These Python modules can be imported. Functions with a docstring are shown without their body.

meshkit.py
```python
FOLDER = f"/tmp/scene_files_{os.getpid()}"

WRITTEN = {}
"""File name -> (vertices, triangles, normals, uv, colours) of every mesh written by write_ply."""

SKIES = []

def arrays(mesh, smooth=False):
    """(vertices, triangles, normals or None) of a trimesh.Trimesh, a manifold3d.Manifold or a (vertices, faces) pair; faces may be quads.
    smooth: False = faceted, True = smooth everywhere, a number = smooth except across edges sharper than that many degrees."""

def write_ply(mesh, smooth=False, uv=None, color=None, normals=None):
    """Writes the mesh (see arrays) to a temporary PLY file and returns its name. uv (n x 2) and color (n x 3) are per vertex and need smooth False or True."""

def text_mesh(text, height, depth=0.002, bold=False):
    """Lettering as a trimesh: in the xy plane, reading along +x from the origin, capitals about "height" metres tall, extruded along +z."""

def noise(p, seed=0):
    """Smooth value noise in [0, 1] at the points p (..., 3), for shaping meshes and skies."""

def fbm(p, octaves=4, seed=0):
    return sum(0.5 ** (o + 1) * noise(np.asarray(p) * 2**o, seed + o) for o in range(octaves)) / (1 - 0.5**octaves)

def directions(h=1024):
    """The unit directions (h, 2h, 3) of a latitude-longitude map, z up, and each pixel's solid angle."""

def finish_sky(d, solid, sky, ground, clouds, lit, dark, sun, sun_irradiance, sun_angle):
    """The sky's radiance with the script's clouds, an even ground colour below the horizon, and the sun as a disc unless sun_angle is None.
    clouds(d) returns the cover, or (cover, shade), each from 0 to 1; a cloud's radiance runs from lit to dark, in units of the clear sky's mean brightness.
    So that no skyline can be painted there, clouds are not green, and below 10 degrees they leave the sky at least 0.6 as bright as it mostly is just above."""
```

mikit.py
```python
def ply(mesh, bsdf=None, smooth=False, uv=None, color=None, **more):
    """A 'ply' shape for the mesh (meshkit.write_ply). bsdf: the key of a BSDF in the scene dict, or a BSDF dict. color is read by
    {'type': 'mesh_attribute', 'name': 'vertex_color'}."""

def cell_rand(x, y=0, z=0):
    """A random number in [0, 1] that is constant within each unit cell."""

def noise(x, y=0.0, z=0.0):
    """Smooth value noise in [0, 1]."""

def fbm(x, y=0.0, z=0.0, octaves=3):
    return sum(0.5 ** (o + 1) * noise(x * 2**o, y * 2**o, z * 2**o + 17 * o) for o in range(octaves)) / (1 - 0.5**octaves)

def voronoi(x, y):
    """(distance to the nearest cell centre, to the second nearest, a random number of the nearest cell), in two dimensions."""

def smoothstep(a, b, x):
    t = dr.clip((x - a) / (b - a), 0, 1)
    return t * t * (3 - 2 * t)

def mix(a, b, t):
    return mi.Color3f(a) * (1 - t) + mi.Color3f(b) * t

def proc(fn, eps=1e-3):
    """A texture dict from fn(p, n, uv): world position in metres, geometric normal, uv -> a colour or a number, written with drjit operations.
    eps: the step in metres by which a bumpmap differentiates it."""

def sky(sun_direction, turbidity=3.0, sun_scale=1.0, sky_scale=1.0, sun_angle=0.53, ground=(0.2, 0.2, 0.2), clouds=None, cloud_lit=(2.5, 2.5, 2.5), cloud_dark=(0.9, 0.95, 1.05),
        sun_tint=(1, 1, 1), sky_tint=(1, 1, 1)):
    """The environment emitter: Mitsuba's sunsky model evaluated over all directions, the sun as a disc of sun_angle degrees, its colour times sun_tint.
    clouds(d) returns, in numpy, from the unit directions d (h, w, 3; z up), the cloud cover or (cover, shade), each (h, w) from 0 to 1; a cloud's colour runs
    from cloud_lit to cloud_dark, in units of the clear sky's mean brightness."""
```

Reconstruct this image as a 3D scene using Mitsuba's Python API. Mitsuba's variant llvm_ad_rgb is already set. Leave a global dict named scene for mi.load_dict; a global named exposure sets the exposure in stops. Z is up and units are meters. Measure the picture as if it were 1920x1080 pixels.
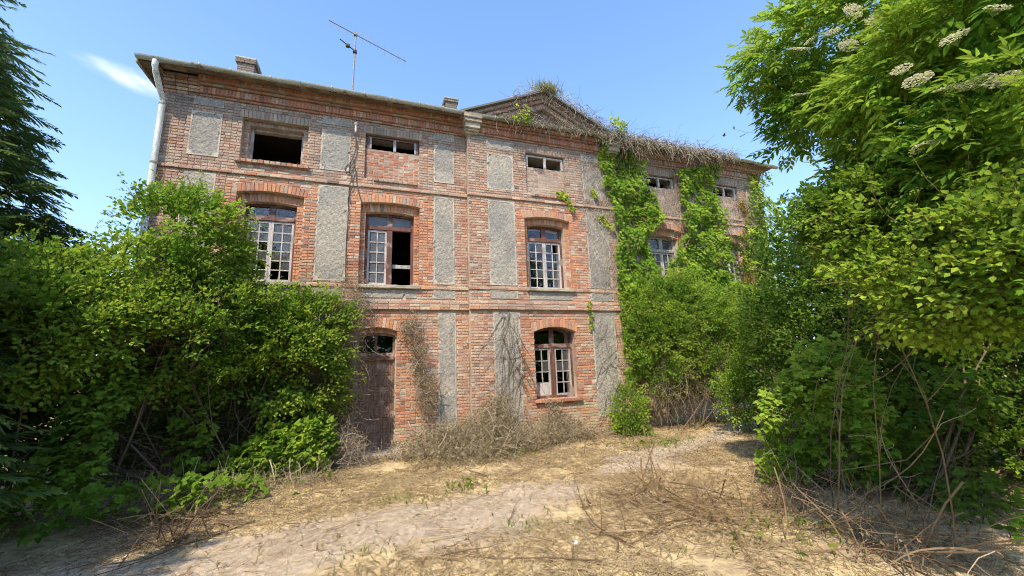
import math
import numpy as np
import trimesh
import drjit as dr
import mitsuba as mi
import mikit
import meshkit
from shapely.geometry import Polygon, LineString, box as sbox
from shapely.ops import unary_union
from shapely import contains_xy

T = mi.ScalarTransform4f
scene, labels = {}, {}

# ------------------------------------------------------------------ camera, sky, exposure
EYE = np.array([0.0, -9.0, 1.66])
FOCAL, YAW, PITCH, ROLL = 745.0, 0.33798867, 0.19261, -0.036920      # focal length in pixels of a 1920-wide picture
_f = np.array([math.sin(YAW) * math.cos(PITCH), math.cos(YAW) * math.cos(PITCH), math.sin(PITCH)])
_r = np.array([math.cos(YAW), -math.sin(YAW), 0.0])
_u = np.cross(_r, _f)
RIGHT, UP, FWD = math.cos(ROLL) * _r + math.sin(ROLL) * _u, -math.sin(ROLL) * _r + math.cos(ROLL) * _u, _f
scene['camera'] = {'type': 'perspective', 'fov': 2 * math.degrees(math.atan(960 / FOCAL)), 'fov_axis': 'x',
                   'near_clip': 0.05, 'far_clip': 3000.0,
                   'to_world': T().look_at(origin=EYE.tolist(), target=(EYE + FWD).tolist(), up=UP.tolist())}


def ray(px, py):
    d = (px - 960) / FOCAL * RIGHT - (py - 540) / FOCAL * UP + FWD
    return d


def at_y(px, py, Y):
    d = ray(px, py)
    return EYE + d * (Y - EYE[1]) / d[1]


def at_z(px, py, Z):
    d = ray(px, py)
    return EYE + d * (Z - EYE[2]) / d[2]


def at_d(px, py, D):
    d = ray(px, py)
    return EYE + d / np.linalg.norm(d) * D


def px_size(p):
    return float((np.asarray(p) - EYE) @ FWD) / FOCAL


SUN_EL, SUN_AZ = math.radians(51), math.radians(38)
SUN = np.array([-math.sin(SUN_AZ) * math.cos(SUN_EL), -math.cos(SUN_AZ) * math.cos(SUN_EL), math.sin(SUN_EL)])
_cl = at_d(232, 133, 1.0) - EYE
_ca = (at_d(292, 172, 1.0) - EYE) - (at_d(180, 105, 1.0) - EYE)
_ca /= np.linalg.norm(_ca)
_cb = np.cross(_cl, _ca)


def wisps(d):
    """one small streak of cloud beyond the house's left corner"""
    a, b, f = d @ _ca, d @ _cb, d @ _cl
    n = meshkit.fbm(np.stack([a * 26, b * 70, f * 3], -1) + 5, 4, seed=4)
    w = 0.013 + 0.012 * np.clip((a + 0.02) / 0.1, 0, 1)
    c = np.exp(-((a - 0.0) / 0.055) ** 2 - ((b - 0.006 + 0.25 * a) / w) ** 2) * (f > 0)
    c = np.clip(c * (0.1 + 1.6 * n) - 0.15, 0, 1) * 0.6
    return c


scene['sky'] = mikit.sky(SUN, turbidity=3.4, clouds=wisps, cloud_lit=(1.7, 1.7, 1.7), ground=(0.22, 0.2, 0.15), sky_scale=2.4, sun_scale=0.95)
exposure = 2.1

rng = np.random.default_rng(7)


# ------------------------------------------------------------------ bookkeeping
def numbered(key):
    if key not in scene and key not in labels and key not in used:
        used.add(key)
        return key
    i = 1
    while f'{key}_{i:03d}' in scene or f'{key}_{i:03d}' in labels or f'{key}_{i:03d}' in used:
        i += 1
    used.add(f'{key}_{i:03d}')
    return f'{key}_{i:03d}'


used = set()


def thing(name, label=None, cat=None, group=None, kind=None):
    k = numbered(name)
    e = {}
    if label:
        e['label'] = label
    if cat:
        e['category'] = cat
    if group:
        e['group'] = group
    if kind:
        e['kind'] = kind
    if e:
        labels[k] = e
    return k


def put(name, mesh, bsdf, parent=None, label=None, kind=None, smooth=False, color=None, cat=None, group=None):
    k = numbered((parent + '__' if parent else '') + name)
    if isinstance(mesh, MB):
        mesh, color = mesh.get()
        if not isinstance(smooth, bool) or (isinstance(bsdf, str) and bsdf not in ('brick', 'dry', 'leaf', 'flower')):
            color = None
    scene[k] = mikit.ply(mesh, bsdf, smooth=smooth, color=color)
    e = {a: b for a, b in (('label', label), ('category', cat), ('group', group), ('kind', kind)) if b}
    if e:
        labels[k] = e
    return k


class MB:
    """collects vertices, triangles and (optional) vertex colours"""

    def __init__(self):
        self.v, self.f, self.c, self.n = [], [], [], 0

    def add(self, v, f, c=None):
        v, f = np.asarray(v, float), np.asarray(f, int)
        if f.shape[1] == 4:
            f = np.vstack([f[:, [0, 1, 2]], f[:, [0, 2, 3]]])
        self.v.append(v)
        self.f.append(f + self.n)
        self.n += len(v)
        self.c.append(np.broadcast_to(np.asarray(c if c is not None else (0.5, 0.5, 0.5), float), (len(v), 3)))
        return self

    def mesh(self, m, c=None):
        return self.add(m.vertices, m.faces, c)

    def box(self, x0, x1, y0, y1, z0, z1, c=None, ch=0.0):
        if ch <= 0:
            v = np.array([[x, y, z] for x in (x0, x1) for y in (y0, y1) for z in (z0, z1)])
            return self.add(v, BOXF, c)
        m = cham_box(x1 - x0, y1 - y0, z1 - z0, ch)
        return self.add(m[0] + np.array([(x0 + x1) / 2, (y0 + y1) / 2, (z0 + z1) / 2]), m[1], c)

    def get(self):
        v, f = np.vstack(self.v), np.vstack(self.f)
        return (v, f), np.vstack(self.c)


BOXF = np.array([[0, 1, 3, 2], [4, 6, 7, 5], [0, 4, 5, 1], [2, 3, 7, 6], [0, 2, 6, 4], [1, 5, 7, 3]])


def cham_box(sx, sy, sz, ch):
    h = np.array([sx, sy, sz]) / 2
    ch = min(ch, h.min() * 0.6)
    pts = []
    for s in np.ndindex(2, 2, 2):
        s = np.array(s) * 2 - 1
        for k in range(3):
            p = s * (h - ch)
            p[k] = s[k] * h[k]
            pts.append(p)
    m = trimesh.PointCloud(np.array(pts)).convex_hull
    return np.array(m.vertices), np.array(m.faces)


def beam(mb, a, b, w, d, up=(0, 0, 1), c=None, ch=0.0):
    """a bar from a to b, w wide (sideways), d deep (along up)"""
    a, b = np.asarray(a, float), np.asarray(b, float)
    L = np.linalg.norm(b - a)
    x = (b - a) / L
    y = np.cross(up, x)
    y /= np.linalg.norm(y)
    z = np.cross(x, y)
    if ch:
        v, f = cham_box(L, w, d, ch)
    else:
        v, f = np.array([[i, j, k] for i in (-L / 2, L / 2) for j in (-w / 2, w / 2) for k in (-d / 2, d / 2)]), BOXF
    return mb.add((a + b) / 2 + v @ np.array([x, y, z]), f, c)


def tube(mb, pts, rad, sides=5, c=None, cap=True):
    p = np.asarray(pts, float)
    n = len(p)
    rad = np.broadcast_to(rad, (n,))
    t = np.gradient(p, axis=0)
    t /= np.linalg.norm(t, axis=1, keepdims=True) + 1e-12
    a = np.cross(t, np.where(np.abs(t[:, 2:]) < 0.9, [0, 0, 1.0], [1.0, 0, 0]))
    a /= np.linalg.norm(a, axis=1, keepdims=True) + 1e-12
    b = np.cross(t, a)
    g = np.arange(sides) * 2 * np.pi / sides
    v = (p[:, None] + rad[:, None, None] * (np.cos(g)[None, :, None] * a[:, None] + np.sin(g)[None, :, None] * b[:, None])).reshape(-1, 3)
    i, j = np.meshgrid(np.arange(n - 1), np.arange(sides), indexing='ij')
    q = np.stack([i * sides + j, i * sides + (j + 1) % sides, (i + 1) * sides + (j + 1) % sides, (i + 1) * sides + j], -1).reshape(-1, 4)
    f = np.vstack([q[:, [0, 1, 2]], q[:, [0, 2, 3]]])
    if cap:
        v = np.vstack([v, p[:1], p[-1:]])
        m = n * sides
        k = np.arange(sides)
        f = np.vstack([f, np.stack([(k + 1) % sides, k, k * 0 + m], 1), np.stack([(n - 1) * sides + k, (n - 1) * sides + (k + 1) % sides, k * 0 + m + 1], 1)])
    return mb.add(v, f, c)


def many_tubes(P, R, C, sides=3):
    """P (n, k, 3) polylines, R (n, k) radii, C (n, 3) colours -> vertices, faces, colours"""
    n, k = P.shape[:2]
    t = np.gradient(P, axis=1)
    t /= np.linalg.norm(t, axis=2, keepdims=True) + 1e-12
    a = np.cross(t, np.where(np.abs(t[..., 2:]) < 0.9, [0, 0, 1.0], [1.0, 0, 0]))
    a /= np.linalg.norm(a, axis=2, keepdims=True) + 1e-12
    b = np.cross(t, a)
    g = np.arange(sides) * 2 * np.pi / sides
    v = P[:, :, None] + R[:, :, None, None] * (np.cos(g)[:, None] * a[:, :, None] + np.sin(g)[:, None] * b[:, :, None])
    i, j = np.meshgrid(np.arange(k - 1), np.arange(sides), indexing='ij')
    q = np.stack([i * sides + j, i * sides + (j + 1) % sides, (i + 1) * sides + (j + 1) % sides, (i + 1) * sides + j], -1).reshape(-1, 4)
    f = np.vstack([q[:, [0, 1, 2]], q[:, [0, 2, 3]]])
    F = (f[None] + (np.arange(n) * k * sides)[:, None, None]).reshape(-1, 3)
    return v.reshape(-1, 3), F, np.repeat(C, k * sides, axis=0)


# ------------------------------------------------------------------ materials
def lin(r, g, b):
    c = np.array([r, g, b]) / 255.0
    return np.where(c < 0.04045, c / 12.92, ((c + 0.055) / 1.055) ** 2.4)


def vcol():
    return {'type': 'mesh_attribute', 'name': 'vertex_color'}


def diffuse(fn):
    return {'type': 'twosided', 'b': {'type': 'diffuse', 'reflectance': fn if isinstance(fn, dict) else {'type': 'rgb', 'value': list(map(float, fn))}}}


def princ(col, rough=0.6, spec=0.4, metal=0.0):
    return {'type': 'twosided', 'b': {'type': 'principled', 'base_color': col if isinstance(col, dict) else {'type': 'rgb', 'value': list(map(float, col))},
                                      'roughness': rough, 'specular': spec, 'metallic': metal}}


N, F = mikit.noise, mikit.fbm


def t_mortar(p, n, uv):
    a = F(p.x * 1.3, p.y * 1.3, p.z * 1.3, octaves=4)
    b = N(p.x * 22, p.y * 22, p.z * 22)
    c = mikit.mix((0.52, 0.45, 0.37), (0.36, 0.31, 0.26), mikit.smoothstep(0.4, 0.7, a))
    c = mikit.mix(c, (0.26, 0.21, 0.17), mikit.smoothstep(6.2, 7.3, p.z + a * 0.8) * 0.6)
    c = mikit.mix(c, (0.42, 0.36, 0.22), mikit.smoothstep(0.9, 0.2, p.z + a * 0.4) * 0.8)
    return c * (0.72 + 0.5 * b)


def t_brick(p, n, uv):       # multiplies nothing: grain comes from the bump below
    return F(p.x * 45, p.y * 45, p.z * 45, octaves=3)


def t_render(p, n, uv):
    g = N(p.x * 42, p.y * 42, p.z * 42)
    h = N(p.x * 75 + 9, p.y * 75, p.z * 75)
    a = F(p.x * 1.1, p.y, p.z * 0.9, octaves=4)
    streak = F(p.x * 7, p.y, p.z * 0.45, octaves=3)
    c = mikit.mix((0.36, 0.34, 0.29), (0.28, 0.275, 0.255), mikit.smoothstep(0.35, 0.65, a))
    c = mikit.mix(c, (0.33, 0.32, 0.29), mikit.smoothstep(4.0, 2.5, p.z) * 0.7)
    c = mikit.mix(c, (0.44, 0.41, 0.35), mikit.smoothstep(0.58, 0.75, F(p.x * 1.9 + 5, p.y, p.z * 1.6, octaves=4)) * 0.6)
    c = mikit.mix(c, (0.20, 0.185, 0.15), mikit.smoothstep(0.6, 0.85, streak) * 0.4)
    return c * (0.38 + 0.75 * g + 0.45 * h)


def t_border(p, n, uv):
    a = F(p.x * 3, p.y, p.z * 3, octaves=4)
    c = mikit.mix((0.50, 0.465, 0.40), (0.34, 0.31, 0.26), mikit.smoothstep(0.42, 0.7, a))
    return c * (0.8 + 0.35 * N(p.x * 40, p.y * 40, p.z * 40))


def t_zinc(p, n, uv):
    a = F(p.x * 2.2, p.y * 5, p.z * 5, octaves=4)
    c = mikit.mix((0.40, 0.44, 0.42), (0.25, 0.26, 0.20), mikit.smoothstep(0.4, 0.7, a))
    return mikit.mix(c, (0.17, 0.13, 0.07), mikit.smoothstep(0.62, 0.8, F(p.x * 6 + 4, p.y * 6, p.z * 6, octaves=3)))


def t_moss_zinc(p, n, uv):
    a = F(p.x * 3.1, p.y * 7, p.z * 7, octaves=4)
    c = mikit.mix((0.33, 0.33, 0.27), (0.17, 0.18, 0.10), mikit.smoothstep(0.38, 0.66, a))
    return c * (0.75 + 0.4 * N(p.x * 30, p.y * 30, p.z * 30))


def t_pipe(p, n, uv):
    a = F(p.x * 9, p.y * 9, p.z * 2.2, octaves=4)
    return mikit.mix((0.60, 0.64, 0.62), (0.36, 0.38, 0.34), mikit.smoothstep(0.5, 0.75, a))


def wood_fn(c1, c2, c3, along='z'):
    def fn(p, n, uv):
        q = (p.x * 30, p.y * 30, p.z * 2.5) if along == 'z' else (p.x * 2.5, p.y * 30, p.z * 30)
        a = F(q[0], q[1], q[2], octaves=3)
        w = F(p.x * 5, p.y * 5, p.z * 4, octaves=4)
        c = mikit.mix(c1, c2, mikit.smoothstep(0.35, 0.7, a))
        return mikit.mix(c, c3, mikit.smoothstep(0.55, 0.72, w))
    return fn


def t_slate(p, n, uv):
    a = F(p.x * 4, p.y * 4, p.z * 4, octaves=3)
    return mikit.mix((0.09, 0.09, 0.095), (0.17, 0.16, 0.13), a)


def t_stone(p, n, uv):
    a = F(p.x * 5, p.y * 5, p.z * 5, octaves=4)
    c = mikit.mix((0.48, 0.44, 0.36), (0.27, 0.24, 0.19), mikit.smoothstep(0.38, 0.68, a))
    return c * (0.8 + 0.3 * N(p.x * 30, p.y * 30, p.z * 30))


def t_brick_chimney(p, n, uv):
    a = F(p.x * 6, p.y * 6, p.z * 6, octaves=3)
    return mikit.mix((0.27, 0.16, 0.12), (0.15, 0.11, 0.09), a)


def path_mask(p):
    """bare trodden earth: a band across the front and a track towards the right"""
    w = (F(p.x * 0.8, p.y * 0.8, 1.0, octaves=4) - 0.5)
    w2 = (F(p.x * 3.5, p.y * 3.5, 4.0, octaves=3) - 0.5)
    d1 = dr.abs(p.y + 4.15 - 0.26 * (p.x - 0.2) * 0.5 + w * 0.9) / 0.85 + dr.maximum(0, (p.x - 1.6)) * 0.55 + w2 * 0.8
    ln = (p.x - 5.6) * 0.35 - (p.y + 2.35) * 0.94
    d2 = dr.abs(ln + w * 0.8) / 0.5 + dr.maximum(0, 4.0 - p.x) * 0.9 + w2 * 0.8
    return dr.maximum(mikit.smoothstep(1.15, 0.65, d1), mikit.smoothstep(1.1, 0.5, d2))


def t_ground(p, n, uv):
    fine = F(p.x * 24, p.y * 24, 2.0, octaves=4)
    mid = F(p.x * 2.6, p.y * 2.6, 7.0, octaves=4)
    big = F(p.x * 0.6, p.y * 0.6, 3.0, octaves=3)
    straw = mikit.mix((0.57, 0.465, 0.275), (0.46, 0.37, 0.23), mikit.smoothstep(0.4, 0.65, mid))
    straw = mikit.mix(straw, (0.33, 0.25, 0.165), mikit.smoothstep(0.52, 0.7, F(p.x * 6, p.y * 6, 1.0, octaves=4)) * 0.7)
    earth = mikit.mix((0.43, 0.36, 0.275), (0.36, 0.295, 0.22), mikit.smoothstep(0.35, 0.7, mid))
    stones = mikit.smoothstep(0.72, 0.8, N(p.x * 38, p.y * 38, 5.0))
    earth = mikit.mix(earth, (0.52, 0.47, 0.40), stones * 0.6)
    c = mikit.mix(straw, earth, path_mask(p))
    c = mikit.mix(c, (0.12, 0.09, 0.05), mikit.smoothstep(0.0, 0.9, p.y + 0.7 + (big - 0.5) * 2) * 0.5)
    return c * (0.62 + 0.72 * fine)


def t_ground_bump(p, n, uv):
    return F(p.x * 26, p.y * 26, 2.0, octaves=4)


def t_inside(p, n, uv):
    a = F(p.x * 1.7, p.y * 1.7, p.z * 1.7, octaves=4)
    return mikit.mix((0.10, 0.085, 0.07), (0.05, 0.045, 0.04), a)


def t_bark(p, n, uv):
    a = F(p.x * 40, p.y * 40, p.z * 9, octaves=3)
    return mikit.mix((0.24, 0.19, 0.14), (0.09, 0.07, 0.05), a)


M = {
    'mortar': diffuse(mikit.proc(t_mortar)),
    'brick': {'type': 'twosided', 'b': {'type': 'bumpmap', 'arbitrary': mikit.proc(t_brick, eps=2e-3), 'scale': 0.008,
                                        'b': {'type': 'diffuse', 'reflectance': vcol()}}},
    'render': diffuse(mikit.proc(t_render)),
    'border': diffuse(mikit.proc(t_border)),
    'zinc': princ(mikit.proc(t_zinc), 0.5, 0.4, 0.0),
    'moss_zinc': diffuse(mikit.proc(t_moss_zinc)),
    'pipe': princ(mikit.proc(t_pipe), 0.42, 0.5, 0.0),
    'wood_red': princ(mikit.proc(wood_fn((0.15, 0.066, 0.05), (0.10, 0.05, 0.042), (0.27, 0.21, 0.19))), 0.55, 0.35),
    'wood_door': princ(mikit.proc(wood_fn((0.26, 0.175, 0.135), (0.17, 0.115, 0.09), (0.34, 0.26, 0.22))), 0.6, 0.3),
    'wood_grey': princ(mikit.proc(wood_fn((0.42, 0.41, 0.41), (0.30, 0.285, 0.285), (0.22, 0.19, 0.18))), 0.6, 0.3),
    'wood_white': princ(mikit.proc(wood_fn((0.50, 0.48, 0.47), (0.37, 0.35, 0.345), (0.27, 0.22, 0.20))), 0.55, 0.35),
    'wood_blue': princ(mikit.proc(wood_fn((0.34, 0.38, 0.45), (0.22, 0.25, 0.30), (0.28, 0.24, 0.22))), 0.6, 0.3),
    'wood_old': diffuse(mikit.proc(wood_fn((0.22, 0.17, 0.13), (0.13, 0.10, 0.08), (0.27, 0.23, 0.19), 'x'))),
    'slate': princ(mikit.proc(t_slate), 0.55, 0.4),
    'stone': diffuse(mikit.proc(t_stone)),
    'inside': diffuse(mikit.proc(t_inside)),
    'ground': {'type': 'twosided', 'b': {'type': 'bumpmap', 'arbitrary': mikit.proc(t_ground_bump, eps=4e-3), 'scale': 0.010,
                                         'b': {'type': 'diffuse', 'reflectance': mikit.proc(t_ground)}}},
    'bark': diffuse(mikit.proc(t_bark)),
    'dry': diffuse(vcol()),
    'leaf': {'type': 'principledthin', 'base_color': vcol(), 'roughness': 0.45, 'diff_trans': 1.0, 'eta': 1.35, 'spec_trans': 0.0},
    'flower': {'type': 'principledthin', 'base_color': vcol(), 'roughness': 0.8, 'diff_trans': 0.6, 'eta': 1.3, 'spec_trans': 0.0},
    'glass': {'type': 'thindielectric', 'int_ior': 1.5},
    'dusty_glass': {'type': 'blendbsdf', 'weight': 0.2, 'a': {'type': 'thindielectric', 'int_ior': 1.5},
                    'b': {'type': 'principledthin', 'base_color': {'type': 'rgb', 'value': [0.5, 0.53, 0.56]}, 'roughness': 0.7, 'diff_trans': 0.8}},
    'milky_glass': {'type': 'blendbsdf', 'weight': 0.38, 'a': {'type': 'thindielectric', 'int_ior': 1.5},
                    'b': {'type': 'principledthin', 'base_color': {'type': 'rgb', 'value': [0.42, 0.48, 0.55]}, 'roughness': 0.7, 'diff_trans': 0.8}},
    'metal': princ((0.20, 0.19, 0.19), 0.5, 0.4, 0.2),
    'cable': princ((0.06, 0.055, 0.05), 0.5, 0.5),
    'white': princ((0.72, 0.72, 0.70), 0.5, 0.5),
    'plume': princ((0.05, 0.045, 0.04), 0.7, 0.3),
}
scene.update({k: v for k, v in M.items()})

# ------------------------------------------------------------------ ground
def ground_height(x, y):
    p = np.stack([np.asarray(x, float) * 0.7, np.asarray(y, float) * 0.7, np.zeros_like(np.asarray(x, float))], -1)
    near = np.exp(-((np.asarray(x) - 2) / 14.0) ** 2 - ((np.asarray(y) + 4) / 12.0) ** 2)
    return ((meshkit.fbm(p, 4, seed=3) - 0.5) * 0.16 + (meshkit.noise(p * 8, seed=8) - 0.5) * 0.025) * near


def axis_grid(lo, hi, fine_lo, fine_hi, step):
    a = np.arange(fine_lo, fine_hi + 1e-6, step)
    left = fine_lo - np.cumsum(step * 1.28 ** np.arange(1, 60))
    right = fine_hi + np.cumsum(step * 1.28 ** np.arange(1, 60))
    return np.concatenate([[lo], left[left > lo][::-1], a, right[right < hi], [hi]])


gx, gy = axis_grid(-900, 900, -7, 12, 0.09), axis_grid(-900, 900, -8.5, 0.3, 0.09)
GX, GY = np.meshgrid(gx, gy, indexing='ij')
gv = np.stack([GX, GY, ground_height(GX, GY)], -1).reshape(-1, 3)
ii, jj = np.meshgrid(np.arange(len(gx) - 1), np.arange(len(gy) - 1), indexing='ij')
gf = np.stack([ii * len(gy) + jj, (ii + 1) * len(gy) + jj, (ii + 1) * len(gy) + jj + 1, ii * len(gy) + jj + 1], -1).reshape(-1, 4)
gcut = ~((gv[gf[:, 0], 0] > -4.0) & (gv[gf[:, 0], 0] < 11.7) & (gv[gf[:, 0], 1] > 0.45) & (gv[gf[:, 0], 1] < 7.0))
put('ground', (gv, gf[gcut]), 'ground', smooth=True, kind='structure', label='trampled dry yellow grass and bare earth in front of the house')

# ------------------------------------------------------------------ the house
house = thing('house', 'large derelict three-storey brick house with grey render panels and a pediment', 'house')
P = 0.18                                   # the middle part stands forward by this much
XL, X1, X2, XR = -4.15, 2.07, 6.30, 12.1   # left corner, middle part, right corner
TOP = 7.62
SKIN, INNER = 0.12, 0.30


def arch_poly(x0, x1, z0, zs, zc, n=10):
    if zc - zs < 1e-3:
        return sbox(x0, z0, x1, zs)
    t = np.linspace(0, 1, n + 1)
    xs = x1 + (x0 - x1) * t
    zz = zs + (zc - zs) * (1 - (2 * t - 1) ** 2)
    return Polygon([(x0, z0), (x1, z0), *zip(xs, zz)])


# openings: (plane zone, outer x0, x1, inner x0, x1, sill z, outer spring, crown, inner spring, crown, kind)
OPEN = dict(
    W1=dict(o=(-2.74, -1.50, 3.50, 5.37, 5.43), i=(-2.62, -1.64, 3.50, 5.20, 5.245)),
    W2=dict(o=(-0.36, 0.94, 3.50, 5.37, 5.43), i=(-0.25, 0.82, 3.50, 5.20, 5.245)),
    W3=dict(o=(3.49, 4.76, 3.48, 5.29, 5.36), i=(3.60, 4.62, 3.48, 5.15, 5.20)),
    W4=dict(o=(7.36, 8.60, 3.50, 5.34, 5.44), i=(7.48, 8.48, 3.50, 5.18, 5.25)),
    W5=dict(o=(10.0, 11.12, 3.50, 5.34, 5.44), i=(10.1, 11.0, 3.50, 5.18, 5.25)),
    U1=dict(o=(-2.76, -1.50, 6.08, 7.06, 7.06), i=(-2.66, -1.61, 6.08, 6.96, 6.96)),
    U2=dict(o=(-0.31, 0.92, 6.75, 7.11, 7.11), i=(-0.27, 0.90, 6.75, 7.09, 7.09)),
    U3=dict(o=(3.60, 4.72, 6.74, 7.11, 7.11), i=(3.64, 4.70, 6.74, 7.09, 7.09)),
    U4=dict(o=(7.40, 8.55, 6.75, 7.11, 7.11), i=(7.44, 8.52, 6.75, 7.09, 7.09)),
    U5=dict(o=(10.0, 11.06, 6.75, 7.11, 7.11), i=(10.04, 11.02, 6.75, 7.09, 7.09)),
    G3=dict(o=(3.61, 4.71, 0.86, 2.43, 2.55), i=(3.61, 4.71, 0.86, 2.43, 2.55)),
    G5=dict(o=(10.05, 11.05, 0.90, 2.43, 2.53), i=(10.05, 11.05, 0.90, 2.43, 2.53)),
    D2=dict(o=(-0.37, 0.48, -0.05, 2.48, 2.57), i=(-0.34, 0.45, -0.05, 2.40, 2.46)),
)
infills = {'U2': (-0.31, 0.92, 5.98), 'U3': (3.60, 4.72, 5.96), 'U4': (7.40, 8.55, 5.98), 'U5': (10.0, 11.06, 5.98)}
outer = {k: arch_poly(*v['o']) for k, v in OPEN.items()}
inner = {k: arch_poly(*v['i']) for k, v in OPEN.items()}


def zone_of(x):
    return 1 if X1 < x < X2 else (0 if x < X1 else 2)


ZONES = [(XL, X1, 0.0), (X1, X2, -P), (X2, XR, 0.0)]


def extrude_xz(poly, y0, y1):
    """polygon in (x, z) made solid between y0 (front) and y1 (back)"""
    out = MB()
    for g in getattr(poly, 'geoms', [poly]):
        if g.is_empty or g.area < 1e-6:
            continue
        m = trimesh.creation.extrude_polygon(g, y1 - y0, engine='earcut')
        v = np.array(m.vertices)
        out.add(np.stack([v[:, 0], y0 + v[:, 2], v[:, 1]], 1), np.array(m.faces)[:, ::-1])
    return out


wall = MB()
for zi, (a, b, y) in enumerate(ZONES):
    body = sbox(a, -0.3, b, TOP)
    so = body.difference(unary_union([outer[k] for k in outer if zone_of(outer[k].centroid.x) == zi]))
    si = body.difference(unary_union([inner[k] for k in inner if zone_of(inner[k].centroid.x) == zi]))
    so = so.difference(unary_union([sbox(q[0], q[2], q[1], OPEN[k]['o'][2] + 0.01) for k, q in infills.items() if zone_of((q[0] + q[1]) / 2) == zi]))
    for poly, y0, y1 in ((so, y, y + SKIN), (si, y + SKIN, 0.45)):
        m, _ = extrude_xz(poly, y0, y1).get()
        wall.add(*m)
for k, q in infills.items():                 # bricked-up lower halves, set back a little
    y = ZONES[zone_of((q[0] + q[1]) / 2)][2]
    wall.box(q[0] + 0.002, q[1] - 0.002, y + 0.055, y + SKIN - 0.002, q[2] + 0.002, OPEN[k]['o'][2] - 0.003)
# side and back walls
wall.box(XL, XL + 0.4, 0.45, 8.0, -0.3, TOP)
wall.box(XR - 0.4, XR, 0.45, 8.0, -0.3, TOP)
wall.box(XL + 0.4, XR - 0.4, 7.6, 8.0, -0.3, TOP)
WALL = put('wall', wall, 'mortar', house)

# grey panels: (zone y, x0, x1, z0, z1, chamfer)
PAN = []


def pan(zone, x0, x1, *rows):
    for z0, z1, c in rows:
        PAN.append((zone, x0, x1, z0, z1, c))


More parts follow.
